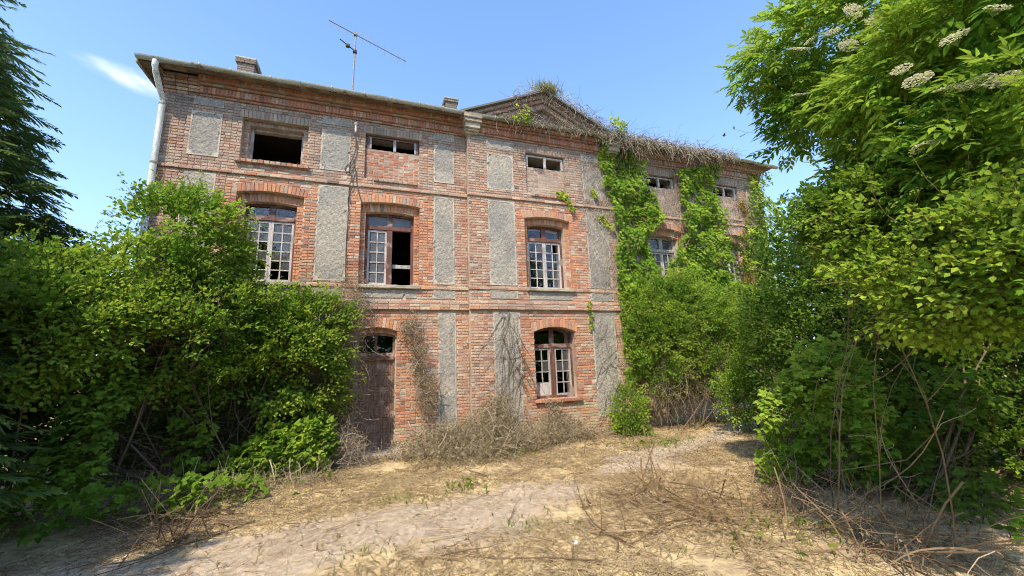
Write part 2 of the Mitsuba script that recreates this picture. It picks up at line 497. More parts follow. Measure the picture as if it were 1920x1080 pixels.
L2, L1, LS, LT = (6.07, 7.05, 0.09), (3.56, 5.70, 0.09), (3.22, 3.41, 0.05), (7.19, 7.38, 0.0)
for z, x0, x1 in ((0, -3.66, -3.12), (0, -1.23, -0.62), (0, 1.26, 1.75), (2, 6.62, 7.08), (2, 9.02, 9.55), (2, 11.42, 11.86)):
    pan(z, x0, x1, L2, L1, LS, LT)
pan(1, 2.55, 3.24, (5.98, 6.93, 0.08), (3.54, 5.68, 0.09), LS, (7.10, 7.30, 0.0))
pan(1, 5.24, 5.90, (5.98, 6.93, 0.08), (3.54, 5.64, 0.09), LS, (7.10, 7.30, 0.0))
pan(0, 1.37, 1.77, (0.45, 2.90, 0.06))
pan(0, -1.25, -0.72, (0.45, 2.90, 0.06))
pan(1, 2.61, 3.27, (0.42, 2.90, 0.06))
pan(1, 5.20, 5.87, (0.38, 2.90, 0.05))
for k in ('W1', 'W2', 'W3', 'W4', 'W5'):       # low panels under the sills
    x0, x1 = OPEN[k]['o'][:2]
    PAN.append((zone_of((x0 + x1) / 2), x0 + 0.06, x1 - 0.06, 3.22, 3.40, 0.04))


def chamfered(x0, x1, z0, z1, c):
    if c <= 0:
        return sbox(x0, z0, x1, z1)
    k = c * 0.45
    return Polygon([(x0 + c, z0), (x1 - c, z0), (x1 - k, z0 + k), (x1, z0 + c), (x1, z1 - c), (x1 - k, z1 - k), (x1 - c, z1), (x0 + c, z1), (x0 + k, z1 - k), (x0, z1 - c), (x0, z0 + c), (x0 + k, z0 + k)])


def rough_sheet(poly, y, step=0.022, amp=0.012, seed=0):
    """a pebble-dashed sheet over a polygon in (x, z), bumps towards -y"""
    x0, z0, x1, z1 = poly.bounds
    xs, zs = np.linspace(x0, x1, max(2, int((x1 - x0) / step) + 1)), np.linspace(z0, z1, max(2, int((z1 - z0) / step) + 1))
    Xg, Zg = np.meshgrid(xs, zs, indexing='ij')
    h = meshkit.noise(np.stack([Xg / 0.036, Zg / 0.036, Xg * 0 + seed], -1)) + 0.6 * meshkit.noise(np.stack([Xg / 0.02, Zg / 0.02, Xg * 0 + 3], -1), 5)
    Yg = y - amp * h
    v = np.stack([Xg, Yg, Zg], -1).reshape(-1, 3)
    a, b = np.meshgrid(np.arange(len(xs) - 1), np.arange(len(zs) - 1), indexing='ij')
    m = len(zs)
    q = np.stack([a * m + b, (a + 1) * m + b, (a + 1) * m + b + 1, a * m + b + 1], -1).reshape(-1, 4)
    cx, cz = v[q].mean(1)[:, 0], v[q].mean(1)[:, 2]
    return v, q[contains_xy(poly, cx, cz)]


rc = np.random.default_rng(29)
for zone, x0, x1, z0, z1, c in PAN:
    y = ZONES[zone][2]
    e = 0.028 if z1 - z0 > 0.3 else 0.012
    fill = chamfered(x0 + e, x1 - e, z0 + e, z1 - e, c)
    rim = sbox(x0, z0, x1, z1).difference(fill)
    area = fill.buffer(0.008)
    chips = []
    for _ in range(int(3 + 5 * rc.random()) if z1 - z0 > 0.3 else 1):
        edge = fill.exterior.interpolate(rc.random(), normalized=True)
        ra = 0.015 + 0.05 * rc.random() ** 2
        ang = np.sort(rc.random(9)) * 2 * math.pi
        rr = ra * (0.6 + 0.8 * rc.random(9))
        chips.append(Polygon(np.stack([edge.x + rr * np.cos(ang) * 0.8, edge.y + rr * np.sin(ang) * 1.3], 1)).buffer(0))
    chips = unary_union(chips)
    rim, area = rim.difference(chips), area.difference(chips)
    hold = put('render_panel', MB().add(*rough_sheet(area, y - 0.006, seed=len(scene))), 'render', house, smooth=True)
    put('border', extrude_xz(rim, y - 0.02, y + 0.01), 'border', hold)


# ---- bricks
def brick_blocks(x0, x1, z0, z1, yf, yb, r):
    """chamfered blocks facing -y, one per row: vertices (n, 12, 3) and the shared 12-vertex faces"""
    n = len(x0)
    c = 0.0035 + 0.004 * r.random((n, 4))
    X0, X1_, Z0, Z1 = (np.asarray(q, float) for q in (x0, x1, z0, z1))
    v = np.zeros((n, 12, 3))
    for i, (xx, zz, sx, sz) in enumerate(((X0, Z0, 1, 1), (X1_, Z0, -1, 1), (X1_, Z1, -1, -1), (X0, Z1, 1, -1))):
        v[:, i] = np.stack([xx, yb, zz], 1)
        v[:, 4 + i] = np.stack([xx, yf + 0.006, zz], 1)
        v[:, 8 + i] = np.stack([xx + sx * c[:, i], yf + (r.random(n) - 0.5) * 0.005, zz + sz * c[:, (i + 1) % 4]], 1)
    return v


BF = np.array([[8, 9, 10, 11]] + [[4 + i, 4 + (i + 1) % 4, 8 + (i + 1) % 4, 8 + i] for i in range(4)] + [[i, (i + 1) % 4, 4 + (i + 1) % 4, 4 + i] for i in range(4)])

PAL = {'orange': (0.57, 0.265, 0.145), 'red': (0.43, 0.175, 0.115), 'pink': (0.46, 0.29, 0.225), 'dark': (0.22, 0.13, 0.10), 'pale': (0.56, 0.44, 0.34), 'grey': (0.34, 0.29, 0.255), 'lime': (0.47, 0.39, 0.25)}
PAL = {k: np.array(v) for k, v in PAL.items()}


def brick_tone(x, z, r, bias=None, sooty=True):
    n = len(x)
    x, z = np.asarray(x, float), np.asarray(z, float)
    near_open = np.zeros(n)
    for k_ in ('W1', 'W2', 'W3', 'W4', 'W5', 'G3', 'G5', 'D2'):
        o_ = OPEN[k_]['o']
        dx_ = np.maximum(np.maximum(o_[0] - x, x - o_[1]), 0)
        dz_ = np.maximum(np.maximum(o_[2] - z, z - o_[4] - 0.1), 0)
        near_open = np.maximum(near_open, np.clip(1.25 - np.hypot(dx_, dz_ * 1.3) / 0.42, 0, 1))
    q = np.stack([x * 0.8, z * 0.8, np.zeros(n)], 1)
    a, b = meshkit.fbm(q, 3, seed=21), meshkit.fbm(q * 1.7 + 30, 3, seed=33)
    w = np.zeros((n, 7))                     # orange red pink dark pale grey lime
    up = np.clip((z - 5.55) / 0.5, 0, 1)
    low = np.clip((0.75 - z + (b - 0.5)) / 0.5, 0, 1)
    right = np.clip((x - 5.0) / 1.6, 0, 1) * np.clip((z - 2.6) / 1.2, 0, 1)
    fresh = np.clip((a - 0.38) / 0.2, 0, 1)
    w[:, 0] = 0.2 + 0.9 * fresh * (1 - 0.85 * up) + 1.5 * near_open
    w[:, 1] = 0.5 + 0.4 * (1 - fresh) + 0.5 * near_open
    w[:, 2] = 0.75 + 1.2 * up + 0.5 * (1 - fresh)
    w[:, 3] = 0.10 + 0.1 * up
    w[:, 4] = 0.45 + 0.3 * (b > 0.5)
    w[:, 5] = 0.10 + 0.3 * up + 1.6 * right
    w[:, 6] = 3.5 * low
    if bias is not None:
        w *= bias
    w /= w.sum(1, keepdims=True)
    k = (w.cumsum(1) < r.random(n)[:, None]).sum(1).clip(0, 6)
    c = np.array([PAL[s] for s in ('orange', 'red', 'pink', 'dark', 'pale', 'grey', 'lime')])[k]
    c = c * (0.84 + 0.32 * r.random(n))[:, None] * (1 + 0.08 * (r.random((n, 3)) - 0.5))
    dust = np.clip(0.30 + 0.5 * (meshkit.fbm(q * 2.3 + 7, 3, seed=77) - 0.35), 0.12, 0.6)[:, None] * (0.5 + r.random(n))[:, None]
    dust = dust * (1 - 0.5 * near_open)[:, None] * (1 if sooty else 0.3)
    c = c * (1 - dust) + np.array([0.50, 0.42, 0.35]) * dust
    damp = meshkit.fbm(np.stack([x * 2.6, z * 0.5, np.zeros(n) + 2], 1), 3, seed=91)
    soot = np.clip((z - 6.75 + 0.5 * (b - 0.5)) / 0.5, 0, 1) * 0.44 + np.clip((z - 5.8) / 0.4, 0, 1) * 0.16 + np.clip((damp - 0.53) / 0.12, 0, 1) * 0.36 * (1 - near_open)
    soot = soot + np.clip(1 - np.abs(z - 5.95) / 0.2, 0, 1) * 0.12
    grey = c.mean(1, keepdims=True) * np.array([1.08, 1.0, 0.9])
    soot = soot if sooty else soot * 0.15
    c = c * np.array([0.93, 0.93, 0.90])
    return c * (1 - soot[:, None]) + grey * 0.62 * soot[:, None]


BR = {k: [] for k in ('x0', 'x1', 'z0', 'z1', 'yf', 'yb', 'c')}
COURSE, BL, JOINT = 0.0665, 0.215, 0.011


def lay(poly, y, depth, r, bias=None, proud=0.011, z_from=None, store=BR, drop=0.012, sooty=True):
    """courses of bricks over a polygon in (x, z) on the plane y"""
    bx = poly.bounds
    k0, k1 = int(math.floor(bx[1] / COURSE)), int(math.ceil(bx[3] / COURSE))
    rows = []
    for k in range(k0, k1 + 1):
        z0 = k * COURSE + JOINT / 2
        z1 = z0 + COURSE - JOINT
        zm = (z0 + z1) / 2
        if not (bx[1] + 0.012 < zm < bx[3] - 0.012):
            continue
        g = poly.intersection(LineString([(bx[0] - 1, zm), (bx[2] + 1, zm)]))
        for s in getattr(g, 'geoms', [g]):
            if s.is_empty or s.length < 0.03:
                continue
            a, b = s.bounds[0], s.bounds[2]
            x = a
            shift = (k % 2) * (BL + JOINT) / 2
            nxt = (math.floor((a + shift) / (BL + JOINT)) + 1) * (BL + JOINT) - shift
            while x < b - 0.02:
                e = min(nxt - JOINT, b)
                nxt += BL + JOINT
                if e - x > 0.028:
                    if e - x > 0.16 and r.random() < 0.5:
                        m = x + (e - x) * 0.5
                        rows += [(x, m - JOINT / 2, z0, z1), (m + JOINT / 2, e, z0, z1)]
                    else:
                        rows.append((x, e, z0, z1))
                x = e + JOINT
    if not rows:
        return
    q = np.array(rows)
    q = q[r.random(len(q)) > drop]
    n = len(q)
    j = (r.random((n, 4)) - 0.5) * 0.004
    cx, cz = (q[:, 0] + q[:, 1]) / 2, (q[:, 2] + q[:, 3]) / 2
    er = meshkit.fbm(np.stack([cx * 1.4, cz * 1.4, cx * 0], 1), 3, seed=55)
    yf = y - proud - 0.006 * r.random(n) + np.clip(er - 0.55, 0, 1) * 0.05 * r.random(n)
    for key, val in zip(('x0', 'x1', 'z0', 'z1', 'yf', 'yb'), (q[:, 0] + j[:, 0], q[:, 1] + j[:, 1], q[:, 2] + j[:, 2], q[:, 3] + j[:, 3], yf, np.full(n, y + depth))):
        store[key].append(val)
    store['c'].append(brick_tone(cx, cz, r, bias, sooty))


def arch_bricks(x0, x1, zs, zc, h, y, depth, r, name='arch', tone=(1.6, .8, .5, .25, .4, .05, 0)):
    """standing bricks fanned over an opening; each brick a part of the arch"""
    pitch = 0.074
    n = max(3, int(round((x1 - x0 + 0.1) / pitch)))
    xs = np.linspace(x0 - 0.05, x1 + 0.05, n + 1)
    hold = None
    rise = zc - zs
    cx = (x0 + x1) / 2
    for i in range(n):
        xa, xb = xs[i] + 0.005, xs[i + 1] - 0.005

        def zlow(x):
            t = np.clip((x - x0) / (x1 - x0), 0, 1)
            return zs + rise * (1 - (2 * t - 1) ** 2)
        lean = 0.34 if rise > 0.01 else 0.12
        hh = h * (1 + 0.05 * (r.random() - 0.5))
        lo = [(xa, zlow(xa)), (xb, zlow(xb))]
        hi = [(xb + (xb - cx) * lean * hh, zlow(xb) + hh), (xa + (xa - cx) * lean * hh, zlow(xa) + hh)]
        q = np.array(lo + hi)
        m = q.mean(0)
        yf = y - 0.012 - 0.006 * r.random()
        v = np.vstack([np.stack([q[:, 0], np.full(4, y + depth), q[:, 1]], 1), np.stack([q[:, 0], np.full(4, yf + 0.006), q[:, 1]], 1),
                       np.stack([m[0] + (q[:, 0] - m[0]) * 0.86, np.full(4, yf), m[1] + (q[:, 1] - m[1]) * 0.95], 1)])
        col = brick_tone(np.array([m[0]]), np.array([m[1]]), r, np.array(tone))[0]
        bm = MB().add(v, BF, col)
        if hold is None:
            hold = put(name, bm, 'brick', house)
        else:
            put('brick', bm, 'brick', hold)


rb = np.random.default_rng(11)
ARCH_H = {'W': 0.18, 'U': 0.18, 'G': 0.21, 'D': 0.21}
RUN = np.array([1, 1, 1, 1, 1, 1, 1.0])
STR_LOW, STR_MID, STR_UP = (2.95, 3.15), (3.42, 3.49), (5.74, 5.81)
for zi, (a, b, y) in enumerate(ZONES):
    holes = [sbox(p[1], p[3], p[2], p[4]) for p in PAN if p[0] == zi]
    for k in outer:
        if zone_of(outer[k].centroid.x) != zi:
            continue
        o = OPEN[k]['o']
        holes.append(arch_poly(o[0] + 0.004, o[1] - 0.004, o[2] - 0.02, o[3], o[4]))
        h = ARCH_H[k[0]]
        ring = arch_poly(o[0] - 0.06, o[1] + 0.06, o[3] - 0.001, o[3] + h, o[4] + h)
        holes.append(ring)
        if k in infills:
            holes.append(sbox(infills[k][0], infills[k][2], infills[k][1], o[2]))
    for s in (STR_LOW, STR_MID, STR_UP):
        holes.append(sbox(a - 1, s[0], b + 1, s[1]))
    lay(sbox(a + 0.004, 0.0, b - 0.004, 7.40).difference(unary_union(holes)), y, 0.10, rb)
    # inner reveal facing round the stepped openings
    for k in outer:
        if zone_of(outer[k].centroid.x) == zi and k[0] in 'WU' and k != 'U2' and outer[k].difference(inner[k]).area > 0.05:
            i_ = OPEN[k]['i']
            ring = arch_poly(i_[0] - 0.001, i_[1] + 0.001, i_[2] - 0.02, i_[3], i_[4]).union(sbox(i_[0] - 0.001, i_[3] - 0.01, i_[1] + 0.001, i_[3] + 0.22))
            lay(outer[k].difference(ring), y + SKIN, 0.2, rb, bias=np.array([1.4, 1, .6, .6, .6, .2, 0]))
for k, (x0, x1, z0) in infills.items():
    zi = zone_of((x0 + x1) / 2)
    lay(sbox(x0 + 0.01, z0, x1 - 0.01, OPEN[k]['o'][2] - 0.005), ZONES[zi][2] + 0.052, 0.05, rb, bias=np.array([.4, 6.5, 1.4, 1.2, .2, .3, 0]) if k == 'U2' else np.array([.3, .7, 2, .2, 1.6, 1.2, 0]), proud=0.0, sooty=k != 'U2')
# bricks on the exposed left flank of the middle part
allb = {k: np.concatenate(v) for k, v in BR.items()}
V = brick_blocks(allb['x0'], allb['x1'], allb['z0'], allb['z1'], allb['yf'], allb['yb'], rb)
cen = V[:, 8:].mean(1)
dist = np.linalg.norm(cen - EYE, axis=1)
dist[(cen[:, 0] < 0.5) | (cen[:, 2] < 0.6) | (cen[:, 2] > 3.4) | (V[:, 9, 0] - V[:, 8, 0] < 0.08)] = 99
near = np.zeros(len(V), bool)
near[np.argsort(dist)[:300]] = True
for i in np.nonzero(near)[0]:
    put('brick', MB().add(V[i], BF, allb['c'][i]), 'brick', WALL)
rest = np.nonzero(~near)[0]
put('brickwork', MB().add(V[rest].reshape(-1, 3), (BF[None] + (np.arange(len(rest)) * 12)[:, None, None]).reshape(-1, 4), np.repeat(allb['c'][rest], 12, axis=0)),
    'brick', WALL, kind='stuff')
for k in OPEN:
    o, i_ = OPEN[k]['o'], OPEN[k]['i']
    y = ZONES[zone_of((o[0] + o[1]) / 2)][2]
    upper = k[0] == 'U'
    arch_bricks(o[0], o[1], o[3], o[4], ARCH_H[k[0]], y, 0.10, rb, tone=(.5, .7, 1.2, .3, .9, .6, 0) if upper else (.9, .8, 1.2, .3, .9, .2, 0))
    if k[0] in 'W' or k in ('U1', 'D2'):
        arch_bricks(i_[0], i_[1], i_[3], i_[4], 0.19, y + SKIN, 0.2, rb, tone=(1.2, 1, .6, .5, .6, .2, 0))


# ---- string courses, cornice (rows of bricks standing proud)
def row(mb, x0, x1, z0, z1, yf, yb, length, r, bias, gap=0.01):
    n = max(1, int(round((x1 - x0) / (length + gap))))
    e = np.linspace(x0, x1, n + 1)
    a, b = e[:-1] + gap / 2, e[1:] - gap / 2
    keep = r.random(n) > 0.02
    a, b = a[keep], b[keep]
    n = len(a)
    jz = (r.random((n, 2)) - 0.5) * 0.006
    v = brick_blocks(a, b, z0 + jz[:, 0], z1 + jz[:, 1], yf - 0.008 * r.random(n), np.full(n, yb), r)
    c = brick_tone((a + b) / 2, np.full(n, (z0 + z1) / 2), r, np.array(bias), sooty=z0 < 7.3)
    mb.add(v.reshape(-1, 3), (BF[None] + (np.arange(n) * 12)[:, None, None]).reshape(-1, 4), np.repeat(c, 12, axis=0))


def broken(spans, cuts):
    out = []
    for a, b in spans:
        for c0, c1 in cuts:
            if a < c0 < b:
                out.append((a, c0))
                a = c1
        out.append((a, b))
    return out


for zi, (a, b, y) in enumerate(ZONES):
    a2, b2 = (a - 0.03, b - 0.0) if zi == 0 else ((a - 0.02, b + 0.02) if zi == 1 else (a, b + 0.03))
    for (z0, z1), proud, nm in ((STR_LOW, 0.045, 3), (STR_MID, 0.022, 1), (STR_UP, 0.04, 1)):
        sills = sorted((OPEN[k]['o'][0] - 0.02, OPEN[k]['o'][1] + 0.02) for k in ('W1', 'W2', 'W3', 'W4', 'W5') if zone_of(outer[k].centroid.x) == zi)
        spans = broken([(a2, b2)], sills if nm == 1 and z0 < 4 else [])
        core, rows_ = MB(), MB()
        for s0, s1 in spans:
            core.box(s0, s1, y - proud, y + 0.05, z0 + 0.006, z1 - 0.004)
            hh = (z1 - z0) / nm
            for q in range(nm):
                row(rows_, s0 - 0.003, s1 + 0.003, z0 + q * hh + 0.004, z0 + (q + 1) * hh - 0.005, y - proud - 0.01 - 0.012 * (q == 0 and nm == 3), y, 0.215, rb, (.6, 1.2, 1.4, .5, .8, .6, 0))
        h = put('string_course', core, 'mortar', house)
        put('brickwork', rows_, 'brick', h, kind='stuff')
    # cornice
    core, rows_ = MB(), MB()
    c0, c1 = (a, b) if zi else (-3.55, b)
    tone = (1.6, 4.5, .3, .6, .1, .05, 0) if zi < 2 else (.5, 1.2, 1.2, .8, .4, 1.0, 0)
    for z0, z1, pr, ln in ((7.385, 7.435, 0.035, 0.215), (7.435, 7.585, 0.08, 0.062), (7.59, 7.645, 0.13, 0.215), (7.65, 7.78, 0.21, 0.062)):
        core.box(c0, c1, y - pr, y + 0.12 + pr, z0 + 0.002, z1 - 0.002 + 0.003)
        row(rows_, c0, c1, z0 + 0.003, z1 - 0.003, y - pr - 0.01, y, ln, rb, tone)
    if zi == 0:
        for q in range(6):
            z0 = 7.385 + q * 0.066
            row(rows_, XL - 0.02, c0, z0, z0 + 0.056, y - 0.012 - 0.02 * q - 0.03 * rb.random(), y + 0.1, 0.2, rb, (.3, .6, 1.2, 1.6, .5, .8, 0))
        core.box(XL, c0, y, y + 0.1, 7.38, 7.78)
    h = put('cornice', core, 'mortar', house)
    put('brickwork', rows_, 'brick', h, kind='stuff')

# ---- stone console under the gutter where the middle part begins, and its twin
for xc, y in ((2.17, -P), (6.2, -P)):
    m = MB()
    for z0, z1, pr, w in ((7.36, 7.41, 0.08, 0.30), (7.41, 7.46, 0.14, 0.36), (7.46, 7.60, 0.19, 0.38), (7.60, 7.68, 0.25, 0.44), (7.68, 7.80, 0.29, 0.47)):
        m.box(xc - w / 2, xc + w / 2, y - pr, y + 0.1, z0, z1, ch=0.012)
    put('console', m, 'stone', house, label='pale stone console carrying the gutter')

# ---- sills
for k in ('W1', 'W2', 'W3', 'W4', 'W5'):
    o = OPEN[k]['o']
    y = ZONES[zone_of((o[0] + o[1]) / 2)][2]
    m = MB().box(o[0] - 0.02, o[1] + 0.02, y - 0.09, y + 0.28, 3.415, 3.495, ch=0.012)
    put('sill', m, 'stone', house)
rs = np.random.default_rng(5)
for k, ln in (('G3', 'brick'), ('U1', 'brick'), ('G5', 'brick')):
    o = OPEN[k]['o']
    y = ZONES[zone_of((o[0] + o[1]) / 2)][2]
    m = MB()
    row(m, o[0] - 0.06, o[1] + 0.06, o[2] - 0.07, o[2] + 0.0, y - 0.09, y + 0.25, 0.1 if k == 'U1' else 0.07, rs, (.4, 1.6, .8, 1.0, .3, .2, 0))
    put('brick_sill', m, 'brick', house)
for k in ('U2', 'U3', 'U5'):
    x0, x1, z0 = infills[k]
    y = ZONES[zone_of((x0 + x1) / 2)][2]
    m = MB()
    row(m, x0 + 0.1, x1 - 0.05, z0 - 0.065, z0 - 0.005, y - 0.05, y + 0.05, 0.1, rs, (.6, 2, .8, .8, .2, .2, 0))
    put('brick_sill', m, 'brick', house)


# ---- windows
def arched_frame(x0, x1, z0, zs, zc, t, y0, y1):
    return extrude_xz(arch_poly(x0, x1, z0, zs, zc).difference(arch_poly(x0 + t, x1 - t, z0 + t, zs - t * 0.4, zc - t)), y0, y1)


def sheet(x0, x1, z0, z1, y, tilt=0.0):
    return np.array([[x0, y, z0], [x1, y + tilt, z0], [x1, y + tilt, z1], [x0, y, z1]]), np.array([[0, 1, 2, 3]])


def casement(hold, x0, x1, z0, z1, y, rows_, mat, glass, missing=(), cols=2, st=0.045, swing=0.0, rw=None):
    """one leaf with glazing bars and a pane in every light; swing turns it about its outer edge (x0)"""
    c, s = math.cos(swing), math.sin(swing)

    def sw(v):
        v = np.array(v, float)
        dx, dy = v[:, 0] - x0, v[:, 1] - y
        return np.stack([x0 + c * dx - s * dy, y + s * dx + c * dy, v[:, 2]], 1)
    fr = extrude_xz(sbox(x0, z0, x1, z1).difference(sbox(x0 + st, z0 + st, x1 - st, z1 - st)), y - 0.02, y + 0.02)
    (v, f), _ = fr.get()
    put('casement', MB().add(sw(v), f), mat, hold)
    bx, bz = np.linspace(x0 + st, x1 - st, cols + 1), np.linspace(z0 + st, z1 - st, rows_ + 1)
    for x in bx[1:-1]:
        (v, f), _ = MB().box(x - 0.011, x + 0.011, y - 0.016, y + 0.012, z0 + st, z1 - st).get()
        put('glazing_bar', MB().add(sw(v), f), mat, hold)
    for z in bz[1:-1]:
        (v, f), _ = MB().box(x0 + st, x1 - st, y - 0.014, y + 0.010, z - 0.011, z + 0.011).get()
        put('glazing_bar', MB().add(sw(v), f), mat, hold)
    r = np.random.default_rng(int(abs(x0) * 100))
    for a in range(cols):
        for b in range(rows_):
            if (a, b) in missing:
                continue
            v, f = sheet(bx[a] + 0.006, bx[a + 1] - 0.006, bz[b] + 0.006, bz[b + 1] - 0.006, y + 0.002, 0.004 * (r.random() - 0.5))
            g = glass if isinstance(glass, str) else glass[int(r.random() * len(glass))]
            put('pane', MB().add(sw(v), f), g, hold)


def window(k, frame_mat, leaf_mat, glass, top_glass, zt, rows_=5, missing=((), ()), leaves=(True, True), label=None, swing=(0, 0), central=None):
    i_ = OPEN[k]['i']
    y = ZONES[zone_of((i_[0] + i_[1]) / 2)][2] + (0.25 if k[0] == 'W' else 0.22)
    x0, x1, z0, zs, zc = i_
    z0 += 0.0
    hold = put('window', arched_frame(x0 + 0.004, x1 - 0.004, z0 + 0.003, zs - 0.004, zc - 0.004, 0.055, y, y + 0.07), frame_mat, house, label=label)
    xm = (x0 + x1) / 2
    if zt:
        put('transom_bar', MB().box(x0 + 0.05, x1 - 0.05, y - 0.02, y + 0.06, zt - 0.05, zt + 0.05, ch=0.01), frame_mat, hold)
        put('mullion', MB().box(xm - 0.06, xm + 0.06, y + 0.003, y + 0.055, zt + 0.05, zc - 0.02), frame_mat, hold)
        for a, b in ((x0 + 0.055, xm - 0.06), (xm + 0.06, x1 - 0.055)):
            put('pane', MB().add(*sheet(a, b, zt + 0.05, zs - 0.02, y + 0.035, 0.01)), top_glass, hold)
    zl = (zt - 0.05) if zt else zs - 0.03
    if central:
        put('mullion', MB().box(xm - 0.06, xm + 0.06, y - 0.015, y + 0.055, z0 + 0.05, zl, ch=0.008), central, hold)
    g = 0.062 if central else 0.002
    if leaves[0]:
        casement(hold, x0 + 0.056, xm - g, z0 + 0.056, zl - 0.002, y + 0.03, rows_, leaf_mat, glass, missing[0], swing=swing[0])
    if leaves[1]:
        casement(hold, xm + g, x1 - 0.056, z0 + 0.056, zl - 0.002, y + 0.03, rows_, leaf_mat, glass, missing[1], swing=swing[1])
    return hold, y


window('W1', 'wood_red', 'wood_white', ('glass', 'dusty_glass', 'dusty_glass'), 'glass', 4.92, 6, missing=(((1, 3),), ((0, 0), (1, 0))), label='tall pale twelve-pane window half hidden by the shrub')
h2, y2 = window('W2', 'wood_red', 'wood_white', 'milky_glass', 'milky_glass', 4.89, 5, leaves=(True, False), label='tall window with its right casement gone', central='wood_red')
put('plank', MB().box(0.27, 0.80, y2 + 0.10, y2 + 0.13, 3.97, 4.06, ch=0.005), 'wood_grey', h2, label='pale plank across the dark opening')
window('W3', 'wood_red', 'wood_white', ('glass', 'glass', 'dusty_glass', 'glass'), 'glass', 4.82, 5, missing=((), ((1, 4),)), label='tall white-barred window in the middle of the facade')
window('W4', 'wood_grey', 'wood_white', ('dusty_glass', 'milky_glass'), 'dusty_glass', 4.82, 5, label='tall window half covered by ivy')
window('W5', 'wood_red', 'wood_white', ('glass', 'dusty_glass'), 'milky_glass', 4.75, 5, label='tall window farthest right on the middle storey')
h3, y3 = window('G3', 'wood_red', 'wood_grey', ('glass', 'glass', 'dusty_glass'), 'glass', 2.10, 4, missing=(((0, 1),), ((0, 1), (0, 0), (1, 0))), label='ground floor window with broken panes and a red middle post', central='wood_red')
put('board', MB().box(3.68, 4.08, y3 + 0.008, y3 + 0.02, 0.93, 1.22), 'wood_white', h3)
window('G5', 'wood_red', 'wood_white', 'milky_glass', 'glass', 2.0, 3, label='ground floor window with pale panes behind shrubs')
for k, mat in (('U2', 'wood_blue'), ('U3', 'wood_white'), ('U4', 'wood_grey'), ('U5', 'wood_grey')):
    i_ = OPEN[k]['i']
    y = ZONES[zone_of((i_[0] + i_[1]) / 2)][2] + 0.05
    m = MB().box(i_[0], i_[0] + 0.05, y, y + 0.06, 6.75, 7.088, ch=0.005).box(i_[1] - 0.05, i_[1], y, y + 0.06, 6.75, 7.088, ch=0.005)
    m.box(i_[0] + 0.05, i_[1] - 0.05, y + 0.01, y + 0.06, 7.045, 7.087)
    h = put('vent_window', m, 'wood_red' if k == 'U2' else mat, house)
    xm = (i_[0] + i_[1]) / 2 + (0.03 if k == 'U2' else 0.0)
    put('post', MB().box(xm - 0.033, xm + 0.033, y - 0.01, y + 0.05, 6.752, 7.045, ch=0.005), mat, h)
    if k == 'U2':
        put('post', MB().box(i_[0] + 0.052, i_[0] + 0.10, y - 0.012, y + 0.05, 6.752, 7.045, ch=0.005), mat, h)
        put('post', MB().box(i_[1] - 0.10, i_[1] - 0.052, y - 0.012, y + 0.05, 6.752, 7.045, ch=0.005), mat, h)
i_ = OPEN['U1']['i']
m = MB().box(i_[0], i_[0] + 0.06, 0.22, 0.29, 6.09, 6.958, ch=0.006).box(i_[1] - 0.05, i_[1], 0.22, 0.29, 6.09, 6.958, ch=0.006).box(i_[0] + 0.06, i_[1] - 0.05, 0.225, 0.285, 6.91, 6.957)
put('window_frame', m, 'wood_grey', house, label='empty window frame on the top floor left')

# ---- door
y = 0.17
x0, x1, z0, zs, zc = OPEN['D2']['i']
door = put('door', arched_frame(x0 + 0.003, x1 - 0.003, -0.04, zs - 0.004, zc - 0.004, 0.045, y, y + 0.08), 'wood_door', house, label='dark brown panelled double door under a two-pane fanlight')
put('lintel', MB().box(x0 + 0.02, x1 - 0.02, y - 0.05, y + 0.07, 1.87, 1.97, ch=0.012), 'wood_red', door)
put('mullion', MB().box(0.03, 0.075, y + 0.01, y + 0.06, 1.97, zc - 0.03), 'wood_red', door)
put('fanlight_rail', MB().box(x0 + 0.04, x1 - 0.04, y + 0.0, y + 0.06, 1.972, 2.03), 'wood_door', door)
for a, b in ((x0 + 0.045, 0.03), (0.075, x1 - 0.045)):
    put('pane', MB().add(*sheet(a, b, 2.03, zs, y + 0.04, 0.0)), 'glass', door)
for a, b, cols in ((x0 + 0.046, -0.055, 1), (-0.052, x1 - 0.046, 2)):
    lf = put('leaf', MB().box(a, b, y + 0.03, y + 0.07, 0.02, 1.868), 'wood_door', door) if False else None
    k = put('door_leaf', MB().box(a, b, y + 0.03, y + 0.07, 0.02, 1.868), 'wood_door', house, label='narrow left door leaf' if cols == 1 else 'wide right door leaf')
    cw = (b - a - 0.05) / cols
    for ci in range(cols):
        for ri in range(6):
            xa, xb = a + 0.03 + ci * cw + 0.012, a + 0.03 + (ci + 1) * cw - 0.02
            za, zb = 0.10 + ri * 0.292, 0.10 + ri * 0.292 + 0.245
            v = [[xa, y + 0.031, za], [xb, y + 0.031, za], [xb, y + 0.031, zb], [xa, y + 0.031, zb]]
            e = 0.035
            v += [[xa + .008, y + 0.014, za + .008], [xb - .008, y + 0.014, za + .008], [xb - .008, y + 0.014, zb - .008], [xa + .008, y + 0.014, zb - .008]]
            v += [[xa + e, y + 0.022, za + e], [xb - e, y + 0.022, za + e], [xb - e, y + 0.022, zb - e], [xa + e, y + 0.022, zb - e]]
            v += [[xa + e * 1.6, y + 0.004, za + e * 1.8], [xb - e * 1.6, y + 0.004, za + e * 1.8], [xb - e * 1.6, y + 0.004, zb - e * 1.8], [xa + e * 1.6, y + 0.004, zb - e * 1.8]]
            f = [[s + i, s + (i + 1) % 4, s + 4 + (i + 1) % 4, s + 4 + i] for s in (0, 4, 8) for i in range(4)] + [[12, 13, 14, 15]]
            put('panel', MB().add(v, f), 'wood_door', k)
put('doorstep', MB().box(-0.5, 0.62, -0.32, 0.16, -0.1, 0.05, ch=0.02), 'stone', house)

